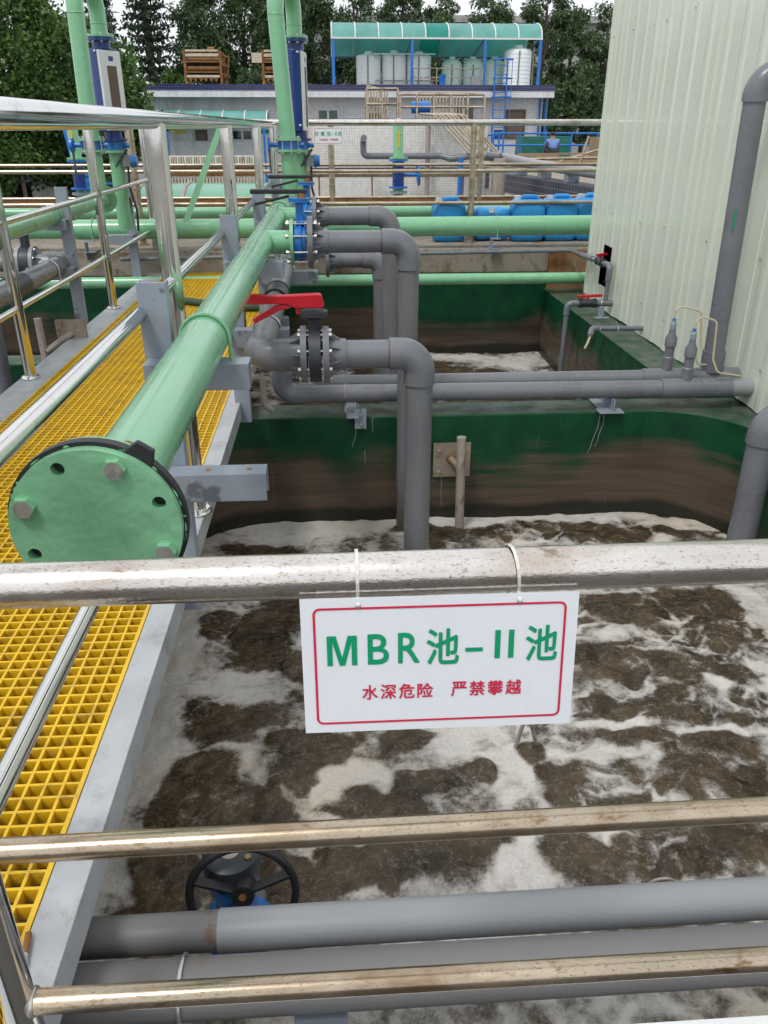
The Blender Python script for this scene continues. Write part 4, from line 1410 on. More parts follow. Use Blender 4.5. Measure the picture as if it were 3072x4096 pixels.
# ---------------------------------------------------------------- small pipework with red taps at the shed corner
sm = thing('small_pipework', 'thin grey pipework with two taps turning down beside the shed', 'pipe', (2.1, 6.75, ZW))
r_ = 0.0195
part('long_run', MB().tube(fillet([(-2.0, 8.0, 0.150), (2.315, 8.0, 0.196), (2.305, 6.75, 0.240), (2.300, 6.75, -0.065)], 0.04, 6), r_, 20), M_PVC, sm)
part('branch', MB().tube(fillet([(2.40, 6.75, -0.068), (1.975, 6.75, -0.066), (1.970, 6.75, ZW - 0.05)], 0.045, 6), r_ * 1.1, 20), M_PVC, sm)
part('elbow', MB().tube(fillet([(2.306, 6.86, 0.236), (2.304, 6.75, 0.240), (2.302, 6.75, 0.12)], 0.045, 6), r_ * 1.3, 20), M_PVC, sm)
part('elbow', MB().tube(fillet([(2.07, 6.75, -0.066), (1.974, 6.75, -0.066), (1.972, 6.75, -0.16)], 0.045, 6), r_ * 1.32, 20), M_PVC, sm)
part('tee', MB().cyl((2.22, 6.75, -0.067), (2.385, 6.75, -0.067), r_ * 1.35, seg=20), M_PVC, sm)
part('socket', MB().cyl((2.308, 7.25, 0.222), (2.310, 7.60, 0.208), r_ * 1.3, seg=20), M_PVC, sm)
for (c, ax, hdl), lab in ((((2.307, 7.02, 0.231), (0, 1, 0), (0.06, 0.03, 0.0)), 'upper'), (((2.145, 6.75, -0.066), (1, 0, 0), (0.12, 0.0, 0.004)), 'lower')):
    t = thing('ball_tap', 'dark ball tap with red handle on the %s thin pipe by the shed' % lab, 'valve', c, group='red handled taps by the shed')
    ax = V(ax)
    part('body', MB().cyl(V(c) - ax * 0.055, V(c) + ax * 0.055, 0.033, seg=20), M_DGY, t)
    part('end_nut', MB().cyl(V(c) - ax * 0.075, V(c) - ax * 0.045, 0.038, seg=8), M_DGY, t, smooth=False)
    part('end_nut', MB().cyl(V(c) + ax * 0.045, V(c) + ax * 0.075, 0.038, seg=8), M_DGY, t, smooth=False)
    part('stem', MB().cyl(V(c) + V((0, 0, 0.03)), V(c) + V((0, 0, 0.052)), 0.014, seg=12), M_RED, t)
    hb = MB()
    h0 = V(c) + V((0, 0, 0.060))
    hb.bar(h0 - V(hdl) * 0.75, h0 + V(hdl), 0.026, 0.022)
    part('handle', hb, M_RED, t, smooth=False, bevel=0.004)
t = thing('tap_bracket', 'small grey angle bracket under the lower tap on the wall top', 'bracket', (2.25, 6.75, ZL))
part('angle', MB().box((2.235, 6.71, ZL), (2.285, 6.716, -0.09)), M_STL, t, smooth=False)
part('foot', MB().box((2.20, 6.66, ZL + 0.001), (2.32, 6.709, ZL + 0.007)), M_STL, t, smooth=False)
ubolt((2.26, 6.75, -0.067), 0.0275, (1, 0, 0), -0.12, M_NUT, 'small steel u-bolt on the tee by the lower tap', 0.0035)
t = thing('dosing_stub', 'short thin grey pipe tied with white straps and a dripping end on the wall top', 'pipe', (2.1, 6.0, -0.15))
part('pipe', MB().tube(fillet([(2.40, 6.02, -0.115), (1.975, 6.02, -0.112), (1.945, 5.97, -0.165)], 0.03, 5), 0.0185, 18), M_PVC, t)
part('elbow', MB().tube(fillet([(2.04, 6.02, -0.112), (1.972, 6.02, -0.112), (1.948, 5.975, -0.155)], 0.03, 5), 0.0235, 18), M_PVC, t)
for x in (2.17, 2.03):
    part('white_strap', MB().ring((x, 6.02, -0.113), (1, 0, 0), 0.021, 0.004, 16, 6), M_TIE, t)
    part('strap_tail', MB().bar((x, 6.0, -0.10), (x - 0.03, 5.98, -0.055), 0.006, 0.002), M_TIE, t, smooth=False)
part('drip_hose', MB().tube([(1.948, 5.97, -0.16), (1.925, 5.95, -0.21), (1.905, 5.94, -0.245)], 0.009, 8), M_TUB, t)

# ---------------------------------------------------------------- pale green sheet metal shed
SX = 2.37
shd = thing('metal_shed', 'pale green corrugated metal shed standing on the right basin wall', 'shed', (SX, 5.0, ZL))
edges = [7.56, 7.32, 6.42, 5.46, 4.52, 3.58, 2.64, 1.7]
bots = [-0.17, -0.168, -0.172, -0.172, -0.172, -0.235, -0.23]
ZT = 3.3
for k in range(len(edges) - 1):
    ya, yb = edges[k], edges[k + 1]
    L = ya - yb
    nr = max(1, int(round(L / 0.225)))
    prof = [(0.0, 0.0)]
    for j in range(nr):
        c = L * (j + 0.5) / nr
        wv_ = 0.020
        prof += [(c - wv_ - 0.030, 0), (c - wv_ + 0.002, 0.0060), (c + wv_ - 0.002, 0.0060), (c + wv_ + 0.030, 0)]
    prof += [(L + 0.018, 0.0), (L + 0.019, -0.007)]
    zs = [bots[k], ZT]
    hole = None
    if k == 1:
        hole = (7.20, 6.93, 0.02, 0.36)
        zs = [bots[k], 0.02, 0.20, 0.36, ZT]
    m = MB()
    P_ = [(ya - s, SX - o - 0.0075 * (s / L)) for s, o in prof]
    for zi in range(len(zs)):
        for (yy, xx) in P_:
            zz = zs[zi]
            if zi == 0:
                zz += 0.005 * math.sin(yy * 9.0)
            m.v.append((xx, yy, zz))
    w = len(P_)
    for zi in range(len(zs) - 1):
        for j in range(w - 1):
            ym = (P_[j][0] + P_[j + 1][0]) / 2
            zm = (zs[zi] + zs[zi + 1]) / 2
            if hole and hole[1] < ym < hole[0] and hole[2] <= zm <= hole[3] and not (zm > 0.2 and ym > 7.10):
                continue
            a = zi * w + j
            m.f.append((a, a + 1, a + w + 1, a + w))
    po = part('wall_sheet', m, M_SHE, shd, smooth=False)
    so = po.modifiers.new('thickness', 'SOLIDIFY')
    so.thickness = 0.0012
    so.offset = 0
    sc = MB()
    for z in (0.62, 1.95):
        for j in range(nr):
            if (j + k) % 2 == 0:
                yy = ya - L * (j + 0.5) / nr + 0.055
                sc.hexn((SX - 0.003, yy, z + 0.01 * ((j * 7) % 3)), (-1, 0, 0), 0.0075, 0.008)
    for j in range(nr):
        yy = ya - L * (j + 0.5) / nr + 0.05
        if j % 2:
            sc.hexn((SX - 0.003, yy, bots[k] + 0.20 + 0.03 * (j % 3)), (-1, 0, 0), 0.0075, 0.008)
    if sc.v:
        part('sheet_screws', sc, M_NUT, shd)['kind'] = 'stuff'
part('end_sheet', MB().box((SX + 0.004, 7.562, -0.15), (4.4, 7.572, ZT)), M_SHE, shd, smooth=False)
part('corner_trim', MB().box((SX - 0.012, 7.535, -0.13), (SX + 0.03, 7.580, ZT)), M_SHE, shd, smooth=False)
part('roof', MB().box((SX - 0.12, 1.6, ZT + 0.002), (4.5, 7.7, ZT + 0.05)), M_SHE, shd, smooth=False)
part('back_wall', MB().box((4.38, 1.7, ZL), (4.40, 7.55, ZT)), M_DRK, shd, smooth=False)
part('front_wall', MB().box((SX + 0.004, 1.68, ZL), (4.4, 1.70, ZT)), M_SHE, shd, smooth=False)
part('dark_backing', MB().box((SX + 0.10, 1.75, ZL + 0.001), (SX + 0.12, 7.5, 0.6)), M_DRK, shd, smooth=False)  # dark sheet added behind the hole as the shed's inner shade

# ---------------------------------------------------------------- green pipes crossing behind
for (y, z, r, x0, x1, lab) in ((8.22, 0.395, 0.091, -6.0, 2.95, 'thick light green pipe crossing in front of the blue jerrycans'),
                               (7.85, -0.040, 0.053, -6.0, 3.2, 'thinner light green pipe crossing low over the second basin'),
                               (9.10, 0.462, 0.055, -6.0, 2.9, 'light green pipe crossing behind the blue jerrycans')):
    t = thing('cross_pipe', lab, 'pipe', (0, y, z - r), group='green pipes crossing behind the basins')
    if y == 8.22:
        part('pipe', MB().cyl((x0, y, z), (-2.38, y, z), r * 0.9, seg=40), M_GRN, t)
        part('pipe', MB().cyl((-2.42, y, z), (-0.98, y, z), r, seg=40), M_GRN, t)
        part('reducer', MB().cyl((-0.98, y, z), (-0.90, y, z), r * 0.97, seg=40), M_GRN, t)
        part('pipe', MB().cyl((-0.90, y, z), (x1, y, z + 0.012), r, seg=40), M_GRN, t)
        for x in (2.10, 0.35):
            part('weld_seam', MB().ring((x, y, z + 0.008), (1, 0, 0), r, 0.0035, 36, 6), M_GRN, t)
    else:
        part('pipe', MB().cyl((x0, y, z), (x1, y, z), r, seg=36), M_GRN, t)
        if y < 8:
            for x in (1.72, 2.0):
                part('weld_seam', MB().ring((x, y, z), (1, 0, 0), r, 0.003, 32, 6), M_GRN, t)
for i, x in enumerate((1.58, -0.05, -2.3)):
    t = thing('pipe_bracket', ('small steel bracket under the thick cross pipe near the shed', 'small steel bracket under the thick cross pipe behind the drop pipes', 'small steel bracket under the thick cross pipe left of the walkway')[i], 'bracket', (x, 8.2, 0.10), group='brackets under the thick cross pipe')
    part('angle', MB().extr([(0, 0), (0.085, 0), (0.085, -0.006), (0.006, -0.006), (0.006, -0.17), (0, -0.17)], (x - 0.03, 8.05, 0.302), (1, 0, 0), (0, 0, 1), (0, 1, 0), 0.10), M_STL, t, smooth=False)
    part('foot', MB().box((x - 0.04, 8.04, 0.205), (x + 0.06, 8.25, 0.212)), M_STL, t, smooth=False)
    u = MB()
    pts = [(x + 0.035, 8.22 + 0.094 * math.cos(PI * k / 12), 0.40 + 0.094 * math.sin(PI * k / 12)) for k in range(13)]
    u.tube([(x + 0.035, 8.314, 0.30)] + pts + [(x + 0.035, 8.126, 0.30)], 0.005, 8)
    part('u_strap', u, M_GRF, t)


# ---------------------------------------------------------------- blue jerrycans
def jerry(x, y, rot, lying, lab, s=1.0):
    t = thing('jerrycan', lab, 'jerrycan', (0, 0, 0), group='blue jerrycans on the kerb')
    m = MB()
    W, D, Hh = 0.165 * s, 0.135 * s, 0.385 * s
    secs = [(0.80, 0.78, 0.0), (0.95, 0.94, 0.022), (1.0, 1.0, 0.05), (1.0, 1.0, 0.11), (0.965, 0.965, 0.125), (0.965, 0.965, 0.225), (1.0, 1.0, 0.24), (1.0, 1.0, 0.31), (0.96, 0.95, 0.352), (0.80, 0.78, 0.380)]
    n = 28
    for fx, fy, z in secs:
        for k in range(n):
            a = 2 * PI * k / n
            c, s_ = math.cos(a), math.sin(a)
            e = 0.42
            m.v.append((W * fx * math.copysign(abs(c) ** e, c), D * fy * math.copysign(abs(s_) ** e, s_), z * s))
    for i in range(len(secs) - 1):
        for k in range(n):
            a = i * n + k
            b = i * n + (k + 1) % n
            m.f.append((a, b, b + n, a + n))
    m.f.append(tuple(range(n - 1, -1, -1)))
    m.f.append(tuple((len(secs) - 1) * n + k for k in range(n)))
    part('body', m, M_JER, t, ang=60)
    hd = MB()
    hd.tube(fillet([(-0.06 * s, 0, 0.360 * s), (-0.045 * s, 0, 0.398 * s), (0.075 * s, 0, 0.398 * s), (0.10 * s, 0, 0.360 * s)], 0.015 * s, 5), 0.024 * s, 12)
    part('handle', hd, M_JER, t)
    cp_ = MB()
    cp_.cyl((-0.105 * s, -0.02, 0.374 * s), (-0.105 * s, -0.02, 0.412 * s), 0.034 * s, seg=20)
    part('cap', cp_, M_WHT if s > 0.99 else M_JER, t)
    part('paper_label', MB().box((-W * 0.99, -D * 0.86, 0.15 * s), (-W * 0.70, -D * 0.985, 0.20 * s)), M_WHT, t, smooth=False)
    if lying:
        t.rotation_euler = (R(-90), 0, R(90))
        t.rotation_euler = (0, R(90), rot)
        t.location = (x - 0.19 * s, y, 0.201 + 0.17 * s)
    else:
        t.rotation_euler = (0, 0, rot)
        t.location = (x, y, 0.201)
    return t


jerry(1.215, 8.76, 0.05, False, 'blue jerrycan with a white cap standing alone left of the railing post', 1.03)
jerry(1.665, 8.80, 0.0, True, 'blue jerrycan lying on its side beside the railing post', 0.98)
jerry(2.035, 8.74, -0.04, False, 'upright blue jerrycan next to the one lying down', 1.07)
jerry(2.375, 8.76, 0.06, False, 'upright blue jerrycan second from the shed', 1.08)
jerry(2.715, 8.78, 0.0, False, 'blue jerrycan half hidden by the edge of the shed', 1.10)


# ---------------------------------------------------------------- browned railings behind the basins
def back_rail(y, zt, zm, zb, z0, xs, x0, x1, rp, lab):
    t = thing('back_railing', lab, 'railing', (0, y, z0))
    part('top_rail', MB().cyl((x0, y, zt), (x1, y, zt), 0.029, seg=24), M_WEA, t)
    part('mid_rail', MB().cyl((x0, y, zm), (x1, y, zm), 0.018, seg=18), M_WEB, t)
    part('low_rail', MB().cyl((x0, y, zb), (x1, y, zb), 0.018, seg=18), M_WEB, t)
    for x in xs:
        p = part('post', MB().cyl((x, y, z0), (x, y, zt - 0.01), rp, seg=20), M_WEB, t)
        part('base_flange', MB().cyl((x, y, z0), (x, y, z0 + 0.016), 0.065, seg=20), M_WEB, p)


back_rail(8.6, 1.318, 0.885, 0.585, 0.20, (-5.2, -3.55, -1.9, -0.232, 1.42), -6, 3.2, 0.033, 'browned stainless railing just behind the jerrycans')
back_rail(9.85, 1.325, 0.893, 0.548, 0.20, (-5.6, -3.9, -2.2, 0.02, 1.715), -6.5, 4.2, 0.033, 'browned stainless railing one row farther back')
kb2 = MB().box((-9, 9.75, -1.19), (6, 10.05, 0.20))
o = solo('concrete_kerb', kb2, M_CON, 'concrete kerb under the farther browned railing', 'kerb', smooth=False)
rb_ = MB().box((-9, 10.10, 0.10), (6, 10.16, 0.52))
solo('rusty_beam', rb_, M_RUS, 'rusty brown steel beam crossing behind the farther railing', 'beam', smooth=False)
bd2 = Board((-0.152, 8.562, 1.275), (0.288, 0, 0.004), (0, -0.012, -0.152))
s2 = thing('warning_sign', 'small distant white sign lettered 好氧池-A池 hanging on the back railing', 'sign', (0, 8.55, 1.12))
part('board', board_mesh(bd2, 0.003), M_SGW, s2, smooth=False)
part('border', frame_line(bd2, 0.035, 0.965, 0.05, 0.94, 0.03, 0.010, 1.9, 0.0012), M_SGR, s2, smooth=False)
sign_text(s2, bd2, [
    (M_SGG, [('好', 0.055, 0.185, 0.24, 0.50), ('氧', 0.255, 0.385, 0.24, 0.50), ('池', 0.445, 0.575, 0.24, 0.50), ('-', 0.60, 0.67, 0.37, 0.41), ('A', 0.715, 0.815, 0.25, 0.49), ('池', 0.825, 0.945, 0.24, 0.50)]),
    (M_SGR, [(c, u, u + 0.062, 0.66, 0.78) for c, u in zip('水深危险严禁攀越', (0.205, 0.278, 0.351, 0.424, 0.548, 0.621, 0.694, 0.767))])], 0.02)

# ---------------------------------------------------------------- foreground pipes, handwheel
fa = thing('foreground_pipe', 'pale grey pipe crossing the foreground with a brown stained joint', 'pipe', (0.3, 1.1, -0.21))
part('pipe', MB().cyl((-0.262, 1.10, -0.1725), (3.0, 1.10, -0.152), 0.0410, seg=48), M_PVL, fa)
part('sleeve', MB().cyl((-0.80, 1.10, -0.176), (-0.260, 1.10, -0.1724), 0.0385, seg=48), M_PVD, fa, 'duller grey pipe length left of the joint')
gl = MB()
gl.cyl((-0.288, 1.10, -0.1726), (-0.2615, 1.10, -0.1724), 0.0388, seg=48)
part('glue_stain', gl, mat('brown_pipe_glue', (0.15, 0.085, 0.06), 0.5, 0, 0.2, 20, dirt=[((0.17, 0.165, 0.165), 22, 0.40, 0.50)], stretch=(1, 1, 1)), fa)
fb = thing('foreground_pipe', 'thicker grey pipe nearest the camera behind the lowest rail', 'pipe', (0.3, 0.98, -0.22))
part('pipe', MB().cyl((-0.80, 0.985, -0.178), (3.0, 0.985, -0.168), 0.0535, seg=48), M_PVD, fb)
ub_ = MB()
pts = [(-0.315, 0.985 + 0.058 * math.cos(PI * k / 12), -0.178 + 0.058 * math.sin(PI * k / 12)) for k in range(13)]
ub_.tube([(-0.315, 1.043, -0.25)] + pts + [(-0.315, 0.927, -0.25)], 0.0045, 8)
part('u_strap', ub_, M_NUT, fb)
for x in (-0.06, 1.3):
    t = thing('pipe_stand', ('steel stand under the foreground pipes at the bottom of the picture', 'steel stand under the foreground pipes beyond the right edge')[x > 0], 'bracket', (x, 0.95, -0.35))
    part('angle', MB().extr([(-0.05, 0), (0.05, 0), (0.035, -0.12), (-0.035, -0.12)], (x, 0.875, -0.234), (1, 0, 0), (0, 0, 1), (0, 1, 0), 0.20), M_STL, t, smooth=False)
hwv = thing('handwheel_valve', 'blue and black gear valve with a black handwheel behind the foreground pipes', 'valve', (-0.23, 1.28, -0.55))
wc = V((-0.238, 1.262, -0.268))
wax = V((0.04, -0.97, 0.20)).normalized()
wu, wv2 = frame(wax)
part('wheel_rim', MB().ring(wc, wax, 0.118, 0.0095, 48, 12), M_BLK, hwv)
for a in (R(22), R(158), R(270)):
    d = (V((1, 0, 0)) - wax * wax.x).normalized() * math.cos(a) + wax.cross((V((1, 0, 0)) - wax * wax.x).normalized()).normalized() * -math.sin(a) * -1
    part('wheel_spoke', MB().bar(wc + d * 0.018 - wax * 0.004, wc + d * 0.114, 0.024, 0.010), M_BLK, hwv, smooth=False, bevel=0.003)
hb_ = MB()
hb_.cyl(wc - wax * 0.03, wc + wax * 0.012, 0.026, seg=24)
part('wheel_hub', hb_, M_BLK, hwv)
part('shaft_end', MB().cyl(wc + wax * 0.0125, wc + wax * 0.014, 0.009, seg=12), M_RUS, hwv)
gb = wc - wax * 0.085 + V((-0.03, 0, 0.035))
gbx = MB()
gbx.lathe([(0.050, -0.045), (0.066, -0.04), (0.068, 0.0), (0.066, 0.022), (0.055, 0.030), (0.030, 0.034)], gb, 28)
part('gear_box', gbx, M_DGY, hwv)
part('worm_case', MB().cyl(wc - wax * 0.03, wc - wax * 0.13, 0.028, seg=20), M_DGY, hwv)
part('name_plate', MB().cyl(gb + V((0, -0.012, 0.0335)), gb + V((0, -0.012, 0.0352)), 0.021, seg=24), M_OLD, hwv)
for a in (0.6, 2.5):
    q = gb + V((0.052 * math.cos(a), -0.052 * abs(math.sin(a)), 0.028))
    part('cap_bolt', MB().hexn(q, (0, 0, 1), 0.008, 0.008), mat('brass_bolt', (0.30, 0.22, 0.09), 0.4, 0.8), hwv)
part('valve_flange', MB().cyl((gb.x, gb.y, gb.z - 0.078), (gb.x, gb.y, gb.z - 0.046), 0.060, seg=24), M_BLU, hwv)
part('valve_neck', MB().lathe([(0.045, 0), (0.05, 0.03), (0.038, 0.10), (0.045, 0.13)], (gb.x, gb.y, gb.z - 0.18), 20), M_BLU, hwv)
part('valve_body', MB().cyl((gb.x, gb.y + 0.03, gb.z - 0.24), (gb.x, gb.y - 0.03, gb.z - 0.24), 0.085, seg=32), M_BLU, hwv)
part('valve_pipe', MB().cyl((gb.x, gb.y + 0.032, gb.z - 0.24), (gb.x, gb.y + 0.09, gb.z - 0.24), 0.06, seg=28), M_PVC, hwv)
solo('wire_loop', MB().ring((0.672, 1.17, -0.195), (0, 1, 0.3), 0.028, 0.003, 20, 6), M_OLD, 'small wire loop standing up behind the pale foreground pipe', 'wire')

M_RCN = mat('rust_stained_concrete', (0.30, 0.17, 0.09), 0.85, 0, 0.25, 4, dirt=[((0.20, 0.075, 0.025), 4, 0.48, 0.62), ((0.34, 0.28, 0.22), 7, 0.56, 0.70)], bump=(30, 0.5, 0.006), stretch=(1, 1, 0.3))
solo('rusted_pier', MB().box((2.13, 8.06, -0.60), (2.62, 8.101, 0.192)), M_RCN, 'rust stained concrete pier behind the lower cross pipe next to the shed', 'pier', smooth=False)

dw = bpy.data.objects['basin_wall']
M_DRP = mat('dried_pale_drip', (0.20, 0.24, 0.22), 0.6, 0, 0.2, 20)
for x, z0, z1, sl in ((1.500, -0.20, -0.43, -0.05), (1.525, -0.20, -0.39, -0.035), (0.115, -0.20, -0.36, -0.03), (0.20, -0.19, -0.27, 0.002), (0.60, -0.56, -0.74, 0.004), (0.155, -0.38, -0.46, 0.004)):
    pts = [(x + sl * (k / 6.0) ** 1.5 + 0.003 * math.sin(k * 1.9 + x * 7), 4.2600, z0 + (z1 - z0) * k / 6) for k in range(7)]
    part('paint_drip', MB().tube(pts, 0.0025, 5, radii=[0.0030 - 0.0002 * k for k in range(7)]), M_DRP, dw)
# ---------------------------------------------------------------- aerobic tank A and its pipework
ta_ = thing('tiled_tank', 'white tiled tank with a blue tile rim beyond the back railings', 'tank', (1.3, 18, -1.19))
part('wall', MB().box((-0.62, 18.0, -1.19), (3.25, 27, 1.345)), M_TWA, ta_, smooth=False)
part('rim', MB().box((-0.64, 17.98, 1.346), (3.27, 27, 1.43)), M_TBA, ta_, smooth=False)
part('ledge_tiles', MB().box((-0.62, 17.985, 0.44), (3.25, 17.999, 0.52)), M_TBA, ta_, smooth=False)


def frame_rail(name, lab, runs, y, m, r=0.028, picket=0.0, cat='railing'):
    """rail frame in a plane of constant Y: runs of (x0,x1,z0,z1,posts)"""
    t = thing(name, lab, cat, (runs[0][0], y, runs[0][2]))
    for x0, x1, z0, z1, n in runs:
        for z in (z1, (z0 + z1) / 2):
            part('rail', MB().cyl((x0, y, z), (x1, y, z), r, seg=10), m, t)
        for k in range(n + 1):
            x = x0 + (x1 - x0) * k / n
            part('post', MB().cyl((x, y, z0), (x, y, z1), r, seg=10), m, t)
    return t


frame_rail('tank_railing', 'browned pipe railing on the rim of the tiled tank', [(0.85, 1.55, 1.43, 2.04, 2), (1.60, 3.5, 1.43, 1.93, 5)], 20.0, M_WEB)
pk = thing('picket_railing', 'close set picket railing at the back of the tiled tank', 'railing', (2.3, 24, 1.43))
for k in range(22):
    x = 0.9 + k * 0.085 if k < 8 else 2.45 + (k - 8) * 0.09
    part('picket', MB().cyl((x, 24 if k > 7 else 20.2 + 0.35 * k, 1.43), (x, 24 if k > 7 else 20.2 + 0.35 * k, 2.12), 0.022, seg=8), M_WEB, pk)
part('rail', MB().cyl((2.4, 24, 2.1), (3.9, 24, 2.1), 0.026, seg=8), M_WEB, pk)
part('rail', MB().cyl((0.88, 20.15, 2.1), (1.52, 22.8, 2.1), 0.026, seg=8), M_WEB, pk)
solo('blue_drum', MB().cyl((2.0, 21.5, 1.70), (2.45, 21.5, 1.70), 0.13, seg=20), M_BLU, 'blue drum shaped motor behind the tank railing', 'motor')
ORD = ('first', 'second', 'third', 'fourth', 'fifth', 'sixth', 'seventh', 'eighth', 'ninth', 'tenth')
for k in range(8):
    x = 2.10 + 0.085 * k + 0.012 * math.sin(k * 2.3)
    mb = MB()
    mb.tube(fillet([(x - 0.22, 18.2, 1.52), (x, 17.6, 1.49), (x + 0.68, 17.3, 0.80 - 0.02 * math.sin(k * 1.7))], 0.08, 4), 0.021, 8)
    solo('sloping_pipe', mb, M_WEB, '%s thin brown pipe from the left in the sloping bundle by the tiled tank' % ORD[k], 'pipe', group='bundle of sloping brown pipes')
for x, lab, ztop in ((0.945, 'green standpipe with a yellow arrow in front of the tiled tank', 1.37), (-3.40, 'green standpipe with a yellow arrow left of the left riser', 1.40)):
    t = thing('standpipe', lab, 'pipe', (x, 12, -0.6), group='green standpipes with arrows')
    part('pipe', MB().lathe([(0.070, 0), (0.070, ztop - 0.07 + 0.6), (0.064, ztop + 0.6 - 0.03), (0.045, ztop + 0.6), (0.01, ztop + 0.615)], (x, 12, -0.6), 24), M_GRN, t, ang=50)
    part('flange', disc(MB(), (x, 12, 0.895), (0, 0, 1), 0.125, 0.022, 28), M_GRF, t)
    part('flange', disc(MB(), (x, 12, 0.455), (0, 0, 1), 0.125, 0.03, 28), M_STL, t)
    aw = MB()
    aw.extr([(-0.013, 0), (0.013, 0), (0.013, 0.17), (0.028, 0.17), (0, 0.235), (-0.028, 0.17), (-0.013, 0.17)], (x - 0.002, 11.926, 1.02), (1, 0, 0), (0, 0, 1), (0, 1, 0), 0.003)
    part('arrow', aw, M_YAR, t, smooth=False)
    v_ = thing('gate_valve', ('navy valve with side handwheel on the standpipe before the tiled tank', 'navy valve on the standpipe beside the left riser')[x < 0], 'valve', (x, 12, 0.48), group='navy valves on the standpipes')
    part('body', MB().cyl((x, 12, 0.53), (x, 12, 0.86), 0.080, seg=24), M_NAV, v_)
    part('flange', disc(MB(), (x, 12, 0.865), (0, 0, 1), 0.128, 0.024, 28), M_BLU, v_)
    part('flange', disc(MB(), (x, 12, 0.520), (0, 0, 1), 0.128, 0.024, 28), M_BLU, v_)
    part('stem', MB().cyl((x + 0.07, 12, 0.68), (x + 0.27, 12, 0.68), 0.022, seg=12), M_BLU, v_)
    part('handwheel', MB().ring((x + 0.28, 12, 0.68), (1, 0, 0.05), 0.13, 0.018, 24, 8), M_BLU, v_)
solo('wall_pipe_run', MB().tube(fillet([(0.68, 17.3, 1.08), (0.68, 17.6, 1.06), (0.68, 17.6, 0.75), (2.25, 17.6, 0.75), (2.45, 17.5, 0.70), (3.0, 17.3, 0.78), (3.35, 17.0, 0.76)], 0.09, 5), 0.062, 16), M_PVC, 'grey pipe bending up from a run along the tiled tank', 'pipe')
br_ = thing('brown_pipe_run', 'brown pipe on rods low along the tiled tank', 'pipe', (0.9, 15.5, 0.1))
part('pipe', MB().cyl((-0.45, 15.5, 0.52), (2.7, 15.5, 0.52), 0.055, seg=14), M_WEB, br_)
for x in (-0.2, 0.75, 2.4):
    part('rod', MB().cyl((x, 15.5, -1.19), (x, 15.5, 0.47), 0.014, seg=8), M_RUS, br_)
for x, y, m, rr, lab, z1 in ((2.48, 16.4, M_BLU, 0.05, 'blue upright pipe at the corner of the tiled tank', 0.75), (3.15, 16.0, M_OLD, 0.12, 'thick tan upright pipe at the corner of the tiled tank', 0.75), (2.0, 17.8, M_OLD, 0.05, 'tan upright pipe on the face of the tiled tank', 1.3), (2.92, 15.6, M_OLD, 0.03, 'thin tan upright rod near the corner of the tiled tank', 0.72)):
    solo('upright_pipe', MB().cyl((x, y, -1.19), (x, y, z1), rr, seg=16), m, lab, 'pipe')

# ---------------------------------------------------------------- right hand tank with the blue tile band
rt = thing('tiled_tank', 'low tank with a dark blue tile band receding towards the shed', 'tank', (4, 13, -1.19))
A_, B_ = V((3.20, 18.4, 0)), V((4.55, 9.6, 0))
dv = (B_ - A_).normalized()
nv = V((dv.y, -dv.x, 0))
if nv.x < 0:
    nv = -nv


def strip(z0, z1, off, th):
    m = MB()
    a, b = A_ - nv * off, B_ - nv * off
    m.v = [tuple(p + V((0, 0, z))) for z in (z0, z1) for p in (a, b, b + nv * th, a + nv * th)]
    m.f = [(0, 1, 5, 4), (1, 2, 6, 5), (2, 3, 7, 6), (3, 0, 4, 7), (4, 5, 6, 7), (3, 2, 1, 0)]
    return m


part('wall', strip(-1.19, 0.12, 0.0, 0.30), M_TWY, rt, smooth=False)
part('tile_band', strip(0.121, 0.45, 0.012, 0.32), M_TBY, rt, smooth=False)
part('inner_fill', MB().extr([(3.6, 18.3), (4.9, 9.7), (12, 9.7), (12, 22), (3.6, 22)], (0, 0, -1.19), (1, 0, 0), (0, 1, 0), (0, 0, 1), 1.5), M_CON, rt, smooth=False)
lp = thing('large_grey_pipe', 'large pale grey pipe lying along the low tiled tank', 'pipe', (3.8, 14, 0.5))
part('pipe', MB().tube(fillet([(3.0, 17.2, 0.76), (3.42, 17.4, 0.74), (3.75, 15.5, 0.66), (4.75, 9.2, 0.60)], 0.3, 5), 0.085, 20), M_PVL, lp)
for k in range(6):
    p = A_ + (B_ - A_) * (0.22 + 0.13 * k) + nv * 0.17
    part('saddle', MB().box((p.x - 0.10, p.y - 0.11, 0.452), (p.x + 0.10, p.y + 0.11, 0.56)), M_PVL if k % 2 else M_STL, lp, smooth=False)

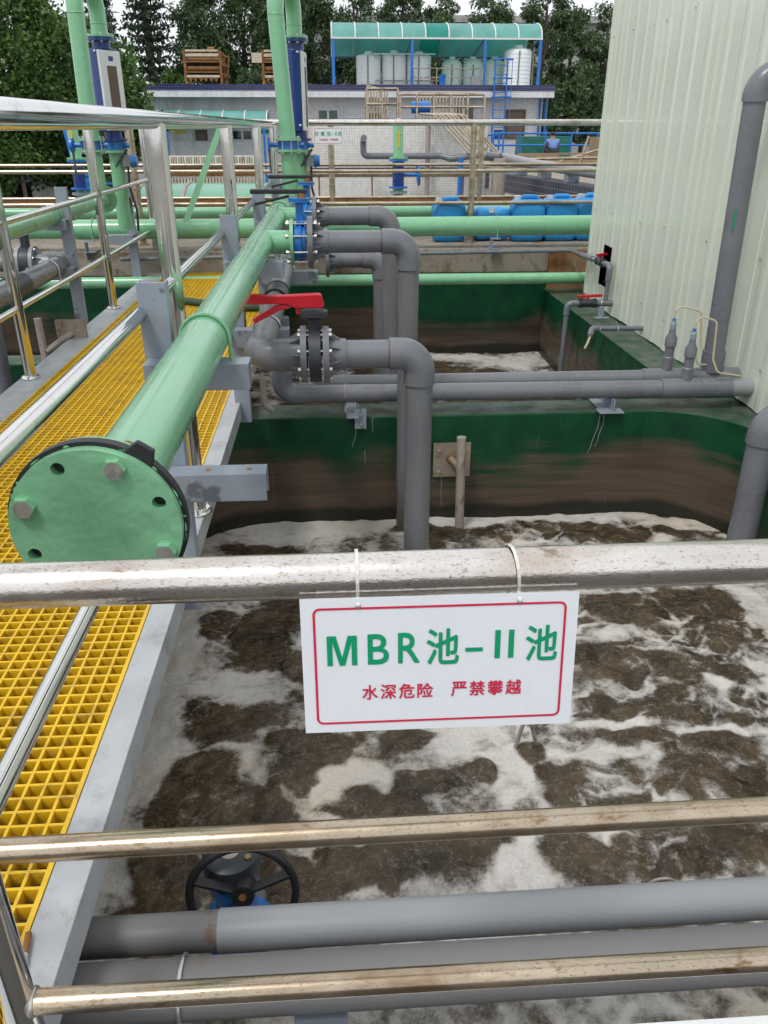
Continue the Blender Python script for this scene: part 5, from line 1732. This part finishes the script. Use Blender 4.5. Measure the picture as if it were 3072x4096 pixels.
# ---------------------------------------------------------------- worksite between: planks, blue rails, a worker
pl = thing('work_platform', 'long timber platform cluttered with boards beyond the low tiled tank', 'platform', (8, 26, -1.19))
part('deck', MB().box((4.3, 24.5, -1.19), (14, 31, 0.26)), M_CON, pl, smooth=False)
rq = random.Random(3)
for k in range(9):
    y = 24.6 + 0.7 * k
    x0 = 4.6 + rq.uniform(0, 2.5)
    x1 = x0 + rq.uniform(2.2, 5.5)
    z = 0.30 + 0.045 * (k % 4)
    mb = MB()
    mb.bar((x0, y, z), (x1, y + rq.uniform(-0.3, 0.3), z + rq.uniform(-0.02, 0.05)), 0.22, 0.05)
    solo('plank', mb, M_WOO, 'weathered timber board, %s from the front, on the distant work platform' % ORD[k], 'board', group='boards on the work platform', smooth=False)
for k, (x0, y0, z0, x1, y1, z1) in enumerate(((5.0, 24.3, 0.46, 10.0, 24.2, 0.52), (5.6, 24.0, 0.34, 9.0, 23.6, 0.30), (6.8, 25.5, 0.36, 8.9, 24.6, 1.02), (6.9, 23.8, 0.30, 7.1, 23.8, 1.05))):
    solo('scaffold_tube', MB().cyl((x0, y0, z0), (x1, y1, z1), 0.035, seg=10), M_WEB, ('brown tube along the front of the work platform', 'lower brown tube in front of the work platform', 'brown tube leaning up beside the worker', 'upright brown tube in front of the worker')[k], 'tube')
solo('timber_crate', MB().box((8.4, 27, 0.27), (9.8, 28, 0.98)), M_WOO, 'stacked timber box at the right of the work platform', 'crate', smooth=False)
frame_rail('blue_railing', 'blue pipe railing along the distant platform behind the worker', [(6.1, 11.0, 0.26, 1.06, 5)], 32.5, M_BLU, 0.035)
frame_rail('blue_railing', 'short blue railing at the foot of the blue ladder', [(5.6, 6.5, 0.26, 1.0, 4)], 33.5, M_BLU, 0.035)
solo('green_tarpaulin', MB().box((7.3, 33.0, 0.27), (9.2, 34.2, 0.95)), mat('green_tarp', (0.02, 0.16, 0.12), 0.5, 0, 0.3, 3, bump=(4, 0.6, 0.05)), 'dark green sheeted stack behind the worker', 'stack', smooth=False)


def skin(name, verts, edges, radii, root, m, parent=None, lvl=2):
    me = bpy.data.meshes.new(name)
    me.from_pydata(verts, edges, [])
    o = bpy.data.objects.new(name, me)
    COL.objects.link(o)
    mod = o.modifiers.new('skin', 'SKIN')
    if not me.skin_vertices:
        bpy.context.view_layer.objects.active = o
        bpy.context.view_layer.update()
    sv = me.skin_vertices[0].data
    for i, r in enumerate(radii):
        sv[i].radius = r if isinstance(r, tuple) else (r, r)
        sv[i].use_root = (i == root)
    ss = o.modifiers.new('sub', 'SUBSURF')
    ss.levels = ss.render_levels = lvl
    me.materials.append(m)
    if parent:
        o.parent = parent
    return o


WX, WY, WZ = 7.74, 30.0, 0.27
man = thing('person', 'person in a blue shirt crouching with back turned on the distant platform', 'person', (WX, WY, WZ))
# joints: 0 pelvis 1 waist 2 chest 3 neck 4 head 5 headtop 6/7/8 L arm 9/10/11 R arm 12/13/14 L leg 15/16/17 R leg
J = [(0, 0, 0.24), (0, 0.06, 0.40), (0, 0.16, 0.58), (0, 0.20, 0.66), (0, 0.23, 0.74), (0, 0.25, 0.82),
     (-0.18, 0.16, 0.58), (-0.23, 0.30, 0.38), (-0.12, 0.46, 0.26), (0.18, 0.16, 0.58), (0.23, 0.30, 0.38), (0.12, 0.46, 0.26),
     (-0.10, 0.0, 0.22), (-0.18, 0.38, 0.36), (-0.16, 0.30, 0.05), (0.10, 0.0, 0.22), (0.18, 0.38, 0.36), (0.16, 0.30, 0.05)]
E_ = [(0, 1), (1, 2), (2, 3), (3, 4), (4, 5), (2, 6), (6, 7), (7, 8), (2, 9), (9, 10), (10, 11), (0, 12), (12, 13), (13, 14), (0, 15), (15, 16), (16, 17)]
Rr = [0.15, 0.14, 0.16, 0.055, 0.085, 0.07, 0.062, 0.045, 0.035, 0.062, 0.045, 0.035, 0.09, 0.07, 0.05, 0.09, 0.07, 0.05]
skin('body', J, E_, Rr, 0, M_SKN, man)
skin('shirt', [J[i] for i in (0, 1, 2, 6, 7, 9, 10)], [(0, 1), (1, 2), (2, 3), (3, 4), (2, 5), (5, 6)], [0.165, 0.158, 0.178, 0.078, 0.060, 0.078, 0.060], 0, M_SHT, man)
skin('trousers', [J[i] for i in (0, 12, 13, 14, 15, 16, 17)], [(0, 1), (1, 2), (2, 3), (0, 4), (4, 5), (5, 6)], [0.168, 0.105, 0.085, 0.066, 0.105, 0.085, 0.066], 0, M_TRO, man)
hr = MB().sphere((0, 0.215, 0.795), 0.088, 14, 8, (1, 1.05, 0.85))
ORG[man.name] = V((0, 0, 0))
part('hair', hr, M_HAI, man)
ORG[man.name] = V((WX, WY, WZ))

# ---------------------------------------------------------------- white tiled building with its roof plant
bl_ = thing('tiled_building', 'long white tiled building with a dark blue tile parapet', 'building', (0.3, 42, -1.19))
part('wall', MB().box((-9.6, 42.0, -1.19), (10.15, 52, 2.50)), M_TW, bl_, smooth=False)
part('fascia', MB().box((-9.75, 41.0, 2.49), (10.42, 52.2, 2.76)), M_TW, bl_, smooth=False)
part('parapet', MB().box((-9.77, 40.98, 2.762), (10.44, 52.2, 3.00)), M_TB, bl_, smooth=False)
part('plinth', MB().box((-9.6, 41.9, -1.19), (10.15, 41.995, 0.66)), M_TW, bl_, smooth=False)


def bwin(x0, x1, z0, z1, glass, n=2, y=41.97, parent=None):
    f = part('window', MB().box((x0, y, z0), (x1, y + 0.05, z1)), M_WHT, parent or bl_, smooth=False)
    w = (x1 - x0) / n
    for k in range(n):
        part('pane', MB().box((x0 + w * k + 0.05, y - 0.012, z0 + 0.05), (x0 + w * (k + 1) - 0.05, y - 0.002, z1 - 0.05)), glass, f, smooth=False)
    return f


for a in ((-8.7, -7.7, 0.70, 1.15), (-4.55, -3.6, 0.70, 1.15), (5.9, 6.9, 1.50, 2.25), (-2.3, -1.5, 1.45, 2.0)):
    bwin(*a, M_GLS)
bwin(-0.50, 0.47, 1.55, 2.02, M_GLG)
for (x0, x1, z0, z1) in ((8.40, 9.36, 0.75, 2.02), (-6.25, -5.7, 0.70, 1.15), (1.9, 2.5, 1.3, 1.85)):
    d_ = part('door', MB().box((x0, 41.95, z0), (x1, 41.99, z1)), M_BRN, bl_, smooth=False)
    part('door_panel', MB().box((x0 + 0.12, 41.94, z0 + 0.05), (x1 - 0.12, 41.949, z1 - 0.12)), mat('brown_panel', (0.19, 0.13, 0.10), 0.6), d_, smooth=False)
for (x0, x1, z0, z1, m) in ((0.9, 1.5, 1.52, 1.72, M_WHT), (2.2, 2.6, 1.95, 2.1, M_SGG), (-1.2, -0.8, 1.5, 1.75, M_WHT), (-7.3, -6.7, 1.02, 1.14, M_YAR), (-3.2, -2.8, 1.0, 1.15, M_SGG)):
    part('notice_plate', MB().box((x0, 41.96, z0), (x1, 41.985, z1)), m, bl_, smooth=False)
part('downpipe', MB().cyl((10.30, 41.9, -1.19), (10.30, 41.9, 2.48), 0.07, seg=12), M_BLU, bl_)
part('downpipe', MB().cyl((10.02, 41.93, -1.19), (10.02, 41.93, 2.48), 0.05, seg=12), M_BLU, bl_)


def barrel(x0, x1, yf, yb, ze, zc, n, m, ribm, parent, prefix='roof_panel', seg=9, gap=0.03, wid=0.06, drop=0.0):
    yc = (yf + yb) / 2
    ry = (yb - yf) / 2
    w = (x1 - x0) / n
    for k in range(n):
        mb = MB()
        xs = (x0 + w * k + gap, x0 + w * (k + 1) - gap)
        for th in (0, 0.03):
            for j in range(seg + 1):
                a = PI - PI * j / seg
                for x in xs:
                    mb.v.append((x, yc + (ry - th) * math.cos(a), ze - drop * j / seg + (zc - ze - th) * math.sin(a)))
        q = 2 * (seg + 1)
        for j in range(seg):
            b = 2 * j
            mb.f.append((b, b + 1, b + 3, b + 2))
            mb.f.append((q + b + 2, q + b + 3, q + b + 1, q + b))
        part(prefix, mb, m[k % len(m)], parent)
    for k in range(n + 1):
        x = x0 + w * k
        pts = [(x, yc + ry * 1.005 * math.cos(PI - PI * j / seg), ze - drop * j / seg + (zc - ze) * 1.005 * math.sin(PI - PI * j / seg)) for j in range(seg + 1)]
        part('rib', MB().tube(pts, wid / 2, 6), ribm, parent)


cn = thing('canopy_roof', 'teal barrel canopy on blue posts over the roof tanks', 'canopy', (5.2, 43, 3.0))
barrel(0.24, 10.12, 43.0, 46.6, 5.02, 6.02, 9, [M_TEP, M_TEP, M_TEP, M_TEP, M_TEA], M_WHT, cn, drop=0.55)
for x in (0.30, 4.0, 7.45, 10.08):
    part('post', MB().bar((x, 43.05, 3.0), (x, 43.05, 5.02), 0.13, 0.13), M_BLU, cn, smooth=False)
    part('post', MB().bar((x, 46.5, 3.0), (x, 46.5, 4.46), 0.13, 0.13), M_BLU, cn, smooth=False)
    part('tie_beam', MB().bar((x, 43.1, 5.0), (x, 46.5, 4.5), 0.08, 0.08), M_NAV, cn, smooth=False)
    part('truss_brace', MB().bar((x, 43.2, 5.0), (x, 44.8, 5.85), 0.06, 0.06), M_NAV, cn, smooth=False)
part('eave_beam', MB().bar((0.2, 43.0, 5.0), (10.16, 43.0, 5.0), 0.07, 0.07), M_WHT, cn, smooth=False)
part('eave_beam', MB().bar((0.2, 46.6, 4.46), (10.16, 46.6, 4.46), 0.07, 0.07), M_NAV, cn, smooth=False)


def vat(x, y, r, h, m, lab, dome, band=7):
    t = thing('storage_tank', lab, 'tank', (x, y, 3.0), group='plastic tanks on the building roof')
    pr_ = [(r * 0.98, 0)]
    for k in range(band):
        z = h * (k + 0.5) / band
        pr_ += [(r, z - h / band * 0.42), (r, z + h / band * 0.38), (r * 0.992, z + h / band * 0.46)]
    pr_ += [(r, h), (r * 0.86, h + dome * 0.55), (r * 0.45, h + dome), (r * 0.30, h + dome * 1.02)]
    part('shell', MB().lathe(pr_, (x, y, 3.0), 28), m, t)
    part('lid', MB().lathe([(r * 0.32, 0), (r * 0.32, 0.10), (r * 0.22, 0.13)], (x, y, 3.0 + h + dome), 20), m, t)
    part('level_pipe', MB().cyl((x - r * 0.1, y - r - 0.03, 3.05), (x - r * 0.1, y - r - 0.03, 3.0 + h), 0.028, seg=8), M_PVC, t)
    return t


vat(2.02, 44.6, 0.60, 1.36, M_PET, 'white ribbed plastic tank at the left under the canopy', 0.10)
vat(3.26, 44.6, 0.60, 1.38, M_PET, 'white ribbed plastic tank between two others under the canopy', 0.12)
vat(4.48, 44.6, 0.60, 1.36, M_PET, 'white ribbed plastic tank right of the trio under the canopy', 0.10)
vat(6.12, 44.7, 0.50, 1.02, M_PEG, 'greenish domed tank left of its row under the canopy', 0.24)
vat(7.16, 44.7, 0.50, 1.02, M_PEG, 'greenish domed tank in the middle of its row under the canopy', 0.24)
vat(8.24, 44.7, 0.50, 1.04, M_PEG, 'greenish domed tank half hidden by the big white tank', 0.24)
vat(9.17, 43.7, 0.65, 1.52, M_PET, 'largest bright white tank at the right end of the canopy', 0.16, 9)
vt = thing('pipe_gallery', 'thin pale pipes running along the roof tanks', 'pipe', (4, 43.6, 3.05))
for z, x0, x1 in ((3.30, 2.3, 5.6), (3.12, 1.6, 5.2), (4.42, 2.2, 5.2)):
    part('pipe', MB().cyl((x0, 43.85, z), (x1, 43.85, z), 0.03, seg=8), M_PEG if z > 4 else M_PVL, vt)
frame_rail('roof_railing', 'thin railing before the greenish roof tanks', [(4.05, 7.3, 3.0, 3.75, 3)], 42.6, M_WEB, 0.026)
frame_rail('roof_frame', 'brown pipe frame at the right end of the roof', [(10.1, 10.42, 3.0, 5.0, 1)], 44.5, M_OLD, 0.05, cat='frame')
solo('roof_box', MB().box((6.75, 42.3, 3.0), (7.15, 42.6, 3.42)), M_PVL, 'small grey box on the roof edge behind the ladder', 'box', smooth=False)
solo('blue_bin', MB().lathe([(0.13, 0), (0.16, 0.42), (0.17, 0.44)], (5.28, 41.6, 3.0), 14), M_BLU, 'small blue bin on the roof edge left of the ladder', 'bin')

# rusty filter machines on the roof
for i, (x0, lab) in enumerate(((-6.66, 'rusty brown belt press on the roof at the left'), (-3.05, 'rusty brown belt press on the roof half hidden by the riser'))):
    t = thing('belt_press', lab, 'machine', (x0 + 1, 43.5, 3.0), group='rusty machines on the roof')
    xw = 1.75
    for x in (x0 + 0.05, x0 + xw - 0.05):
        for y in (43.1, 44.6):
            part('frame_post', MB().bar((x, y, 3.0), (x, y, 4.45), 0.10, 0.10), M_RUS, t, smooth=False)
        for z in (3.45, 4.0, 4.42):
            part('side_beam', MB().bar((x, 43.1, z), (x, 44.6, z), 0.09, 0.09), M_RUS, t, smooth=False)
    for y, z, r in ((43.25, 3.74, 0.10), (43.3, 4.10, 0.09), (44.3, 4.3, 0.15)):
        part('roller', MB().cyl((x0 + 0.1, y, z), (x0 + xw - 0.1, y, z), r, seg=16), M_RUS, t)
    for y, z, h, m in ((43.02, 4.42, 0.08, M_RST), (43.0, 4.22, 0.11, M_RST), (43.0, 3.98, 0.05, M_RUS), (43.0, 3.56, 0.05, M_RUS), (42.95, 3.36, 0.10, M_RST)):
        part('panel', MB().box((x0 + 0.12, y, z), (x0 + xw - 0.12, y + 0.03, z + h)), m, t, smooth=False)
    part('shade_core', MB().box((x0 + 0.14, 43.35, 3.25), (x0 + xw - 0.14, 44.4, 4.30)), M_DRK, t, smooth=False)  # dark box added to paint the shade between the panels
    for k in range(3):
        xx = x0 + 0.38 + 0.48 * k
        part('scraper', MB().extr([(-0.22, 0), (0.22, 0), (0.12, -0.18), (0, -0.02), (-0.12, -0.18)], (xx, 42.98, 3.35), (1, 0, 0), (0, 0, 1), (0, 1, 0), 0.05), M_RUS, t, smooth=False)
    # slanted side frame to the right
    for z in (3.5, 3.9, 4.3):
        part('outrigger', MB().bar((x0 + xw, 43.1, z), (x0 + xw + 0.28, 43.6, z - 0.08), 0.08, 0.08), M_RUS, t, smooth=False)
    part('outrigger_post', MB().bar((x0 + xw + 0.12, 43.6, 3.0), (x0 + xw + 0.30, 43.6, 4.3), 0.09, 0.09), M_RUS, t, smooth=False)
    part('motor', MB().cyl((x0 + 1.1, 43.5, 4.54), (x0 + 1.4, 43.5, 4.54), 0.10, seg=12), M_RUS, t)
    if i:
        part('control_box', MB().box((x0 - 0.45, 43.0, 3.98), (x0 + 0.02, 43.25, 4.38)), M_RST, t, smooth=False)

# caged ladder
ld = thing('caged_ladder', 'blue caged ladder up to the roof', 'ladder', (7.85, 40.6, -1.19))
for x in (7.58, 8.14):
    part('stile', MB().bar((x, 40.9, -1.19), (x, 40.9, 4.0), 0.07, 0.07), M_BLU, ld, smooth=False)
for k in range(14):
    part('rung', MB().bar((7.60, 40.9, -0.9 + 0.36 * k), (8.12, 40.9, -0.9 + 0.36 * k), 0.04, 0.04), M_BLU, ld, smooth=False)
for z in (1.55, 2.5, 3.25, 4.0):
    part('hoop', MB().tube([(7.50, 40.9, z), (7.45, 40.5, z), (7.86, 40.2, z), (8.30, 40.5, z), (8.22, 40.9, z)], 0.035, 6), M_BLU, ld)
for x, y in ((7.5, 40.45), (8.0, 40.22), (8.28, 40.5)):
    part('cage_bar', MB().bar((x, y, 1.5), (x, y, 4.05), 0.05, 0.02), M_BLU, ld, smooth=False)
part('notice_plate', MB().box((7.66, 40.84, 0.75), (8.08, 40.86, 1.15)), M_NAV, ld, smooth=False)

# ---------------------------------------------------------------- left background: awning, covers, press, tank, shack
aw_ = thing('awning', 'long teal barrel awning along the left of the building', 'awning', (-6.3, 40, 1.4))
barrel(-10.6, -2.75, 39.8, 41.85, 1.40, 1.95, 8, [M_TEP], M_WHT, aw_, seg=8)
for x in (-10.3, -7.2, -4.6, -2.9):
    part('post', MB().bar((x, 39.9, -1.19), (x, 39.9, 1.40), 0.10, 0.10), M_BLU, aw_, smooth=False)
gc = thing('arched_cover', 'pale green arched fibreglass cover low behind the back railings', 'cover', (-1.8, 14, -0.3))
barrel(-3.0, -0.86, 13.2, 15.2, 0.02, 0.46, 3, [M_GCV], M_OLD, gc, seg=8, gap=0.004)
part('side_skirt', MB().box((-3.0, 13.22, -1.19), (-0.86, 13.26, 0.04)), M_GCV, gc, smooth=False)
fp = thing('filter_press', 'rusty filter press with rows of plates beneath the awning', 'machine', (-3.3, 24, -1.19))
part('frame', MB().box((-4.75, 24.2, -1.19), (-1.95, 25.2, -0.28)), M_RUS, fp, smooth=False)
for k in range(38):
    x = -4.55 + 0.068 * k
    part('plate', MB().box((x, 24.0, 0.30), (x + 0.05, 25.0, 0.55)), M_RST if k % 3 else M_PEG, fp, smooth=False)
for k in range(30):
    x = -4.5 + 0.085 * k
    part('plate', MB().box((x, 23.9, -0.18), (x + 0.055, 24.1, 0.02)), M_RST, fp, smooth=False)
part('rusty_panel', MB().box((-4.75, 24.12, 0.05), (-1.95, 24.18, 0.28)), M_RUS, fp, smooth=False)
part('end_block', MB().box((-4.85, 23.95, 0.27), (-4.6, 25.0, 0.56)), M_BLU, fp, smooth=False)
frame_rail('blue_railing', 'blue pipe railing before the rusty filter press', [(-4.9, -1.2, -0.75, -0.08, 5)], 22.0, M_BLU, 0.032)
lt_ = thing('storage_tank', 'squat white plastic tank under the trees at the left', 'tank', (-8.05, 26.0, -1.19))
part('shell', MB().lathe([(0.74, 0), (0.74, 0.55), (0.72, 0.58), (0.74, 0.61), (0.74, 0.98), (0.62, 1.10), (0.34, 1.17)], (-8.05, 26.0, -1.19), 32), M_PET, lt_)
part('lid', MB().lathe([(0.34, 0), (0.34, 0.10), (0.24, 0.13)], (-8.05, 26.0, -0.02), 24), M_PET, lt_)
sk_ = thing('lean_to', 'dark low lean-to under the trees at the left edge', 'shed', (-9.3, 25, -1.19))
part('roof', MB().extr([(0, 0), (1.3, -0.05), (1.3, 0.02), (0, 0.06)], (-9.5, 24.0, -0.02), (1, 0, 0), (0, 0, 1), (0, 1, 0), 1.8), M_STL, sk_, smooth=False)
part('back_wall', MB().box((-9.5, 25.6, -1.19), (-8.2, 25.7, -0.1)), M_DRK, sk_, smooth=False)
part('post', MB().bar((-8.35, 24.1, -1.19), (-8.35, 24.1, -0.05), 0.08, 0.08), M_OLD, sk_, smooth=False)
ps = thing('blue_ladder', 'blue steel ladder post slanting up behind the left riser', 'ladder', (-4.4, 16, -1.19))
part('stile', MB().bar((-4.70, 16, 1.6), (-4.42, 16, -0.6), 0.07, 0.07), M_BLU, ps, smooth=False)
part('stile', MB().bar((-4.42, 16.05, 0.45), (-4.15, 16.05, -0.9), 0.07, 0.07), M_BLU, ps, smooth=False)
for k in range(4):
    part('rung', MB().bar((-4.40, 16.02, 0.35 - 0.22 * k), (-3.95, 16.02, 0.35 - 0.22 * k), 0.035, 0.035), M_BLU, ps, smooth=False)
st = MB()
st.extr([(-0.03, 0), (0.03, 0), (0.03, 0.006), (-0.03, 0.006)], (-1.345, 7.95, 0.49), (1, 0, 0), (0, 1, 0), V((0.36, 0.1, 0.76)).normalized(), 0.92)
solo('green_strap', st, M_GRF, 'green flat bar leaning diagonally behind the walkway railing', 'bar', smooth=False)
lmp = thing('yard_lamp', 'blue yard lamp post with a green shade before the building', 'lamp', (-7.1, 30, -1.19))
part('post', MB().cyl((-7.1, 30, -1.19), (-7.15, 30, 0.85), 0.05, seg=10), M_BLU, lmp)
part('shade', MB().lathe([(0.30, 0), (0.10, 0.17), (0.06, 0.2)], (-7.2, 29.9, 0.82), 16), M_HOS, lmp)

# ---------------------------------------------------------------- trees and the far facade
fc_ = thing('facade_building', 'pale concrete building with window rows behind the trees', 'building', (8, 62, -1.19))
part('wall', MB().box((-5.0, 62, -1.19), (22, 72, 7.7)), M_FAC, fc_, smooth=False)
part('cornice', MB().box((-5.2, 61.6, 7.55), (22.2, 61.99, 7.95)), M_FAC, fc_, smooth=False)
for zz in (1.3, 3.9, 5.7):
    for k in range(13):
        x = -3.9 + 1.9 * k
        bwin(x, x + 1.25, zz, zz + 1.35, M_GLS, 2, 61.95, fc_)
ft = thing('apartment_tower', 'distant pale apartment tower seen between the limbs of the left riser', 'building', (-30, 120, -1.19))
part('wall', MB().box((-32.4, 120, -1.19), (-28.6, 128, 13.6)), M_FAC, ft, smooth=False)
for k in range(7):
    for j in range(2):
        part('window', MB().box((-31.6 + 1.5 * j, 119.9, 12.5 - 1.15 * k), (-30.7 + 1.5 * j, 119.99, 13.2 - 1.15 * k)), M_GLS, ft, smooth=False)


def leafmesh(name, pts, size, ratio, droop, rnd_, m, parent):
    """many small leaf faces at pts (position, outward direction)"""
    vs, fs = [], []
    for (p, d) in pts:
        s = size * rnd_.uniform(0.6, 1.35)
        ax = V((rnd_.gauss(0, 1), rnd_.gauss(0, 1), rnd_.gauss(0, 1) - droop)).normalized()
        ax = (ax + d * 0.4).normalized()
        sd_ = ax.cross(V((rnd_.gauss(0, 1), rnd_.gauss(0, 1), rnd_.gauss(0, 1)))).normalized() * s * ratio
        a = p + ax * s
        n = len(vs)
        mid = p + ax * s * 0.5
        vs += [tuple(p), tuple(mid + sd_), tuple(a), tuple(mid - sd_)]
        fs.append((n, n + 1, n + 2, n + 3))
    me = bpy.data.meshes.new(name)
    o0 = ORG[parent.name]
    me.from_pydata([(x - o0.x, y - o0.y, z - o0.z) for x, y, z in vs], [], fs)
    me.materials.append(m)
    o = bpy.data.objects.new(name, me)
    COL.objects.link(o)
    o.parent = parent
    return o


def tree(name, lab, x, y, zb, h, rx, rz, zc, nclump, nleaf, size, ratio, droop, m, seed, group, lean=0.0, clump=0.33):
    rn = random.Random(seed)
    t = thing(name, lab, 'tree', (x, y, zb), group=group)
    tr = MB()
    pts = [(x + lean * k / 5 + rn.uniform(-0.1, 0.1) * k / 5, y, zb + h * k / 5) for k in range(6)]
    tr.tube(pts, 0.2, 10, radii=[0.05 + 0.022 * h * (1 - k / 5.5) for k in range(6)])
    cl = []
    for k in range(nclump):
        while True:
            q = V((rn.uniform(-1, 1), rn.uniform(-1, 1), rn.uniform(-1, 1)))
            if q.length <= 1:
                break
        q = q.normalized() * (q.length ** 0.55)
        c = V((x + lean * 0.6 + q.x * rx, y + q.y * rx, zc + q.z * rz))
        cl.append((c, rx * clump * rn.uniform(0.6, 1.25)))
    for k in range(min(9, nclump)):
        c = cl[k][0]
        z0 = max(zb + 0.25 * h, min(zb + 0.9 * h, c.z - 0.25 * h))
        tr.tube([(x + lean * (z0 - zb) / h, y, z0), tuple(V((x, y, z0)).lerp(c, 0.5) + V((0, 0, 0.1))), tuple(c)], 0.06, 6, radii=[0.10, 0.06, 0.02])
    part('trunk', tr, M_TRK, t)
    lp_ = []
    for c, r in cl:
        for j in range(nleaf):
            d = V((rn.gauss(0, 1), rn.gauss(0, 1), rn.gauss(0, 1))).normalized()
            rr = r * rn.random() ** 0.4
            lp_.append((c + V((d.x * rr, d.y * rr, d.z * rr * 0.75)), d))
    leafmesh('crown', lp_, size, ratio, droop, rn, m, t)
    return t


GL = 'large bushy trees at the left'
tree('broadleaf_tree', 'tall bushy broadleaf tree filling the upper left corner', -9.0, 24.5, -1.19, 6.0, 2.4, 2.6, 2.6, 110, 330, 0.115, 0.38, 0.2, M_LF1, 11, GL, clump=0.30)
tree('broadleaf_tree', 'low bushy broadleaf tree beside the left green riser', -7.4, 25.5, -1.19, 3.6, 1.5, 1.5, 1.0, 60, 280, 0.115, 0.38, 0.2, M_LF1, 12, GL, clump=0.34)
tree('broadleaf_tree', 'broadleaf tree at the left edge low behind the rails', -9.6, 22.5, -1.19, 3.4, 1.8, 1.6, 0.9, 62, 280, 0.115, 0.38, 0.2, M_LF1, 13, GL, clump=0.34)
tree('broadleaf_tree', 'dark broadleaf tree behind the white cover of the left meter', -8.2, 30.5, -1.19, 5.4, 2.3, 2.2, 2.0, 74, 230, 0.165, 0.38, 0.2, M_LF1, 14, GL, clump=0.30)
# feathery palm
pm = thing('palm_tree', 'feathery grey green palm between the broadleaf tree and the riser', 'tree', (-9.0, 33, -1.19))
pmt = MB()
pmt.tube([(-9.0, 33, -1.19), (-9.0, 33, 1.5), (-8.9, 33, 4.3)], 0.14, 10)
part('trunk', pmt, M_TRK, pm)
lp_ = []
rn = random.Random(4)
for k in range(26):
    a = rn.uniform(0, 2 * PI)
    el0 = rn.uniform(0.2, 1.2)
    L = rn.uniform(1.4, 2.1)
    for j in range(60):
        s = (j + 1) / 60
        p = V((-8.9 + math.cos(a) * L * s * math.cos(el0 - 1.3 * s), 33 + math.sin(a) * L * s * math.cos(el0 - 1.3 * s), 4.3 + L * s * math.sin(el0) - 1.0 * s * s * L * 0.6))
        lp_.append((p, V((0, 0, -0.6))))
leafmesh('crown', lp_, 0.42, 0.05, 1.0, rn, M_LF4, pm)
# layered conifer
for cx_, cy_, h_, rb0, sd_, lab in ((-9.45, 50, 12.2, 2.1, 1, 'dark layered conifer behind the building left of the belt press'), (-12.8, 54, 10.5, 1.9, 2, 'dark layered conifer partly hidden by the left flow meter')):
    t = thing('conifer_tree', lab, 'tree', (cx_, cy_, -1.19), group='conifers behind the building')
    tr = MB()
    tr.tube([(cx_, cy_, -1.19), (cx_, cy_, h_ * 0.5), (cx_, cy_, h_ - 1.0)], 0.2, 10, radii=[0.28, 0.18, 0.04])
    rn = random.Random(sd_)
    lp_ = []
    nt = 21
    for k in range(nt):
        z = 0.6 + (h_ - 1.9) * k / nt
        rr = rb0 * (1 - 0.80 * k / nt) * rn.uniform(0.8, 1.12)
        nb = 9
        for b in range(nb):
            a = 2 * PI * (b + rn.uniform(-0.3, 0.3)) / nb + k
            Lb = rr * rn.uniform(0.8, 1.1)
            tip = V((cx_ + math.cos(a) * Lb, cy_ + math.sin(a) * Lb, z + 0.12 * Lb))
            if b % 3 == 0:
                tr.tube([(cx_, cy_, z), tuple(tip)], 0.03, 5, radii=[0.045, 0.012])
            for j in range(40):
                s = rn.uniform(0.12, 1.0)
                p = V((cx_, cy_, z)).lerp(tip, s) + V((rn.gauss(0, 0.10), rn.gauss(0, 0.10), rn.gauss(0, 0.07) - 0.05))
                lp_.append((p, V((math.cos(a) * 0.8, math.sin(a) * 0.8, -0.1))))
    part('trunk', tr, M_TRK, t)
    leafmesh('crown', lp_, 0.26, 0.22, 0.25, rn, M_LF2, t)
# row of willowy trees behind the building
GT = 'tall willowy trees behind the building'
row = [(-7.0, 53, 9.8, 'tall willowy tree just right of the layered conifer'), (-4.9, 55, 10.6, 'tall willowy tree above the left belt press'), (-2.6, 53.5, 10.0, 'tall willowy tree behind the central riser'),
       (-0.9, 56, 9.6, 'willowy tree at the left end of the canopy'), (1.7, 57, 9.9, 'willowy tree behind the white roof tanks'), (4.4, 57.5, 10.2, 'thin topped willowy tree behind the middle of the canopy'),
       (7.2, 57, 9.6, 'willowy tree behind the greenish roof tanks'), (10.0, 56, 10.4, 'willowy tree behind the largest white tank'), (12.6, 54, 9.6, 'dense willowy tree right of the canopy'),
       (15.0, 55, 8.4, 'lower willowy tree close to the shed edge'), (17.2, 56, 8.6, 'willowy tree partly behind the shed')]
for k, (x, y, h, lab) in enumerate(row):
    tree('willowy_tree', lab, x, y, -1.19, h - 0.6, 1.55 if x < 0 else 1.35, (h + 1.0) * 0.40, h * 0.56 - 0.5, 100 if x < 0 else 58, 200, 0.235, 0.18, 0.9, M_LF3, 30 + k, GT, lean=0.3 * ((k % 3) - 1), clump=0.38)
for k, (x, y, h, lab) in enumerate(((11.6, 47.5, 3.6, 'small dense tree beside the right end of the building'), (13.9, 48, 4.4, 'small dense tree left of the shed edge'), (-1.6, 49, 4.2, 'small dense tree behind the parapet right of the riser'), (-8.3, 49, 4.4, 'small dense tree behind the parapet below the conifer'), (-4.0, 49.5, 4.6, 'small dense tree between the belt presses'))):
    tree('small_tree', lab, x, y, -1.19, h, 1.1, 1.9, h * 0.5, 34, 130, 0.24, 0.2, 0.6, M_LF3 if k != 3 else M_LF1, 60 + k, 'small trees around the building', clump=0.36)
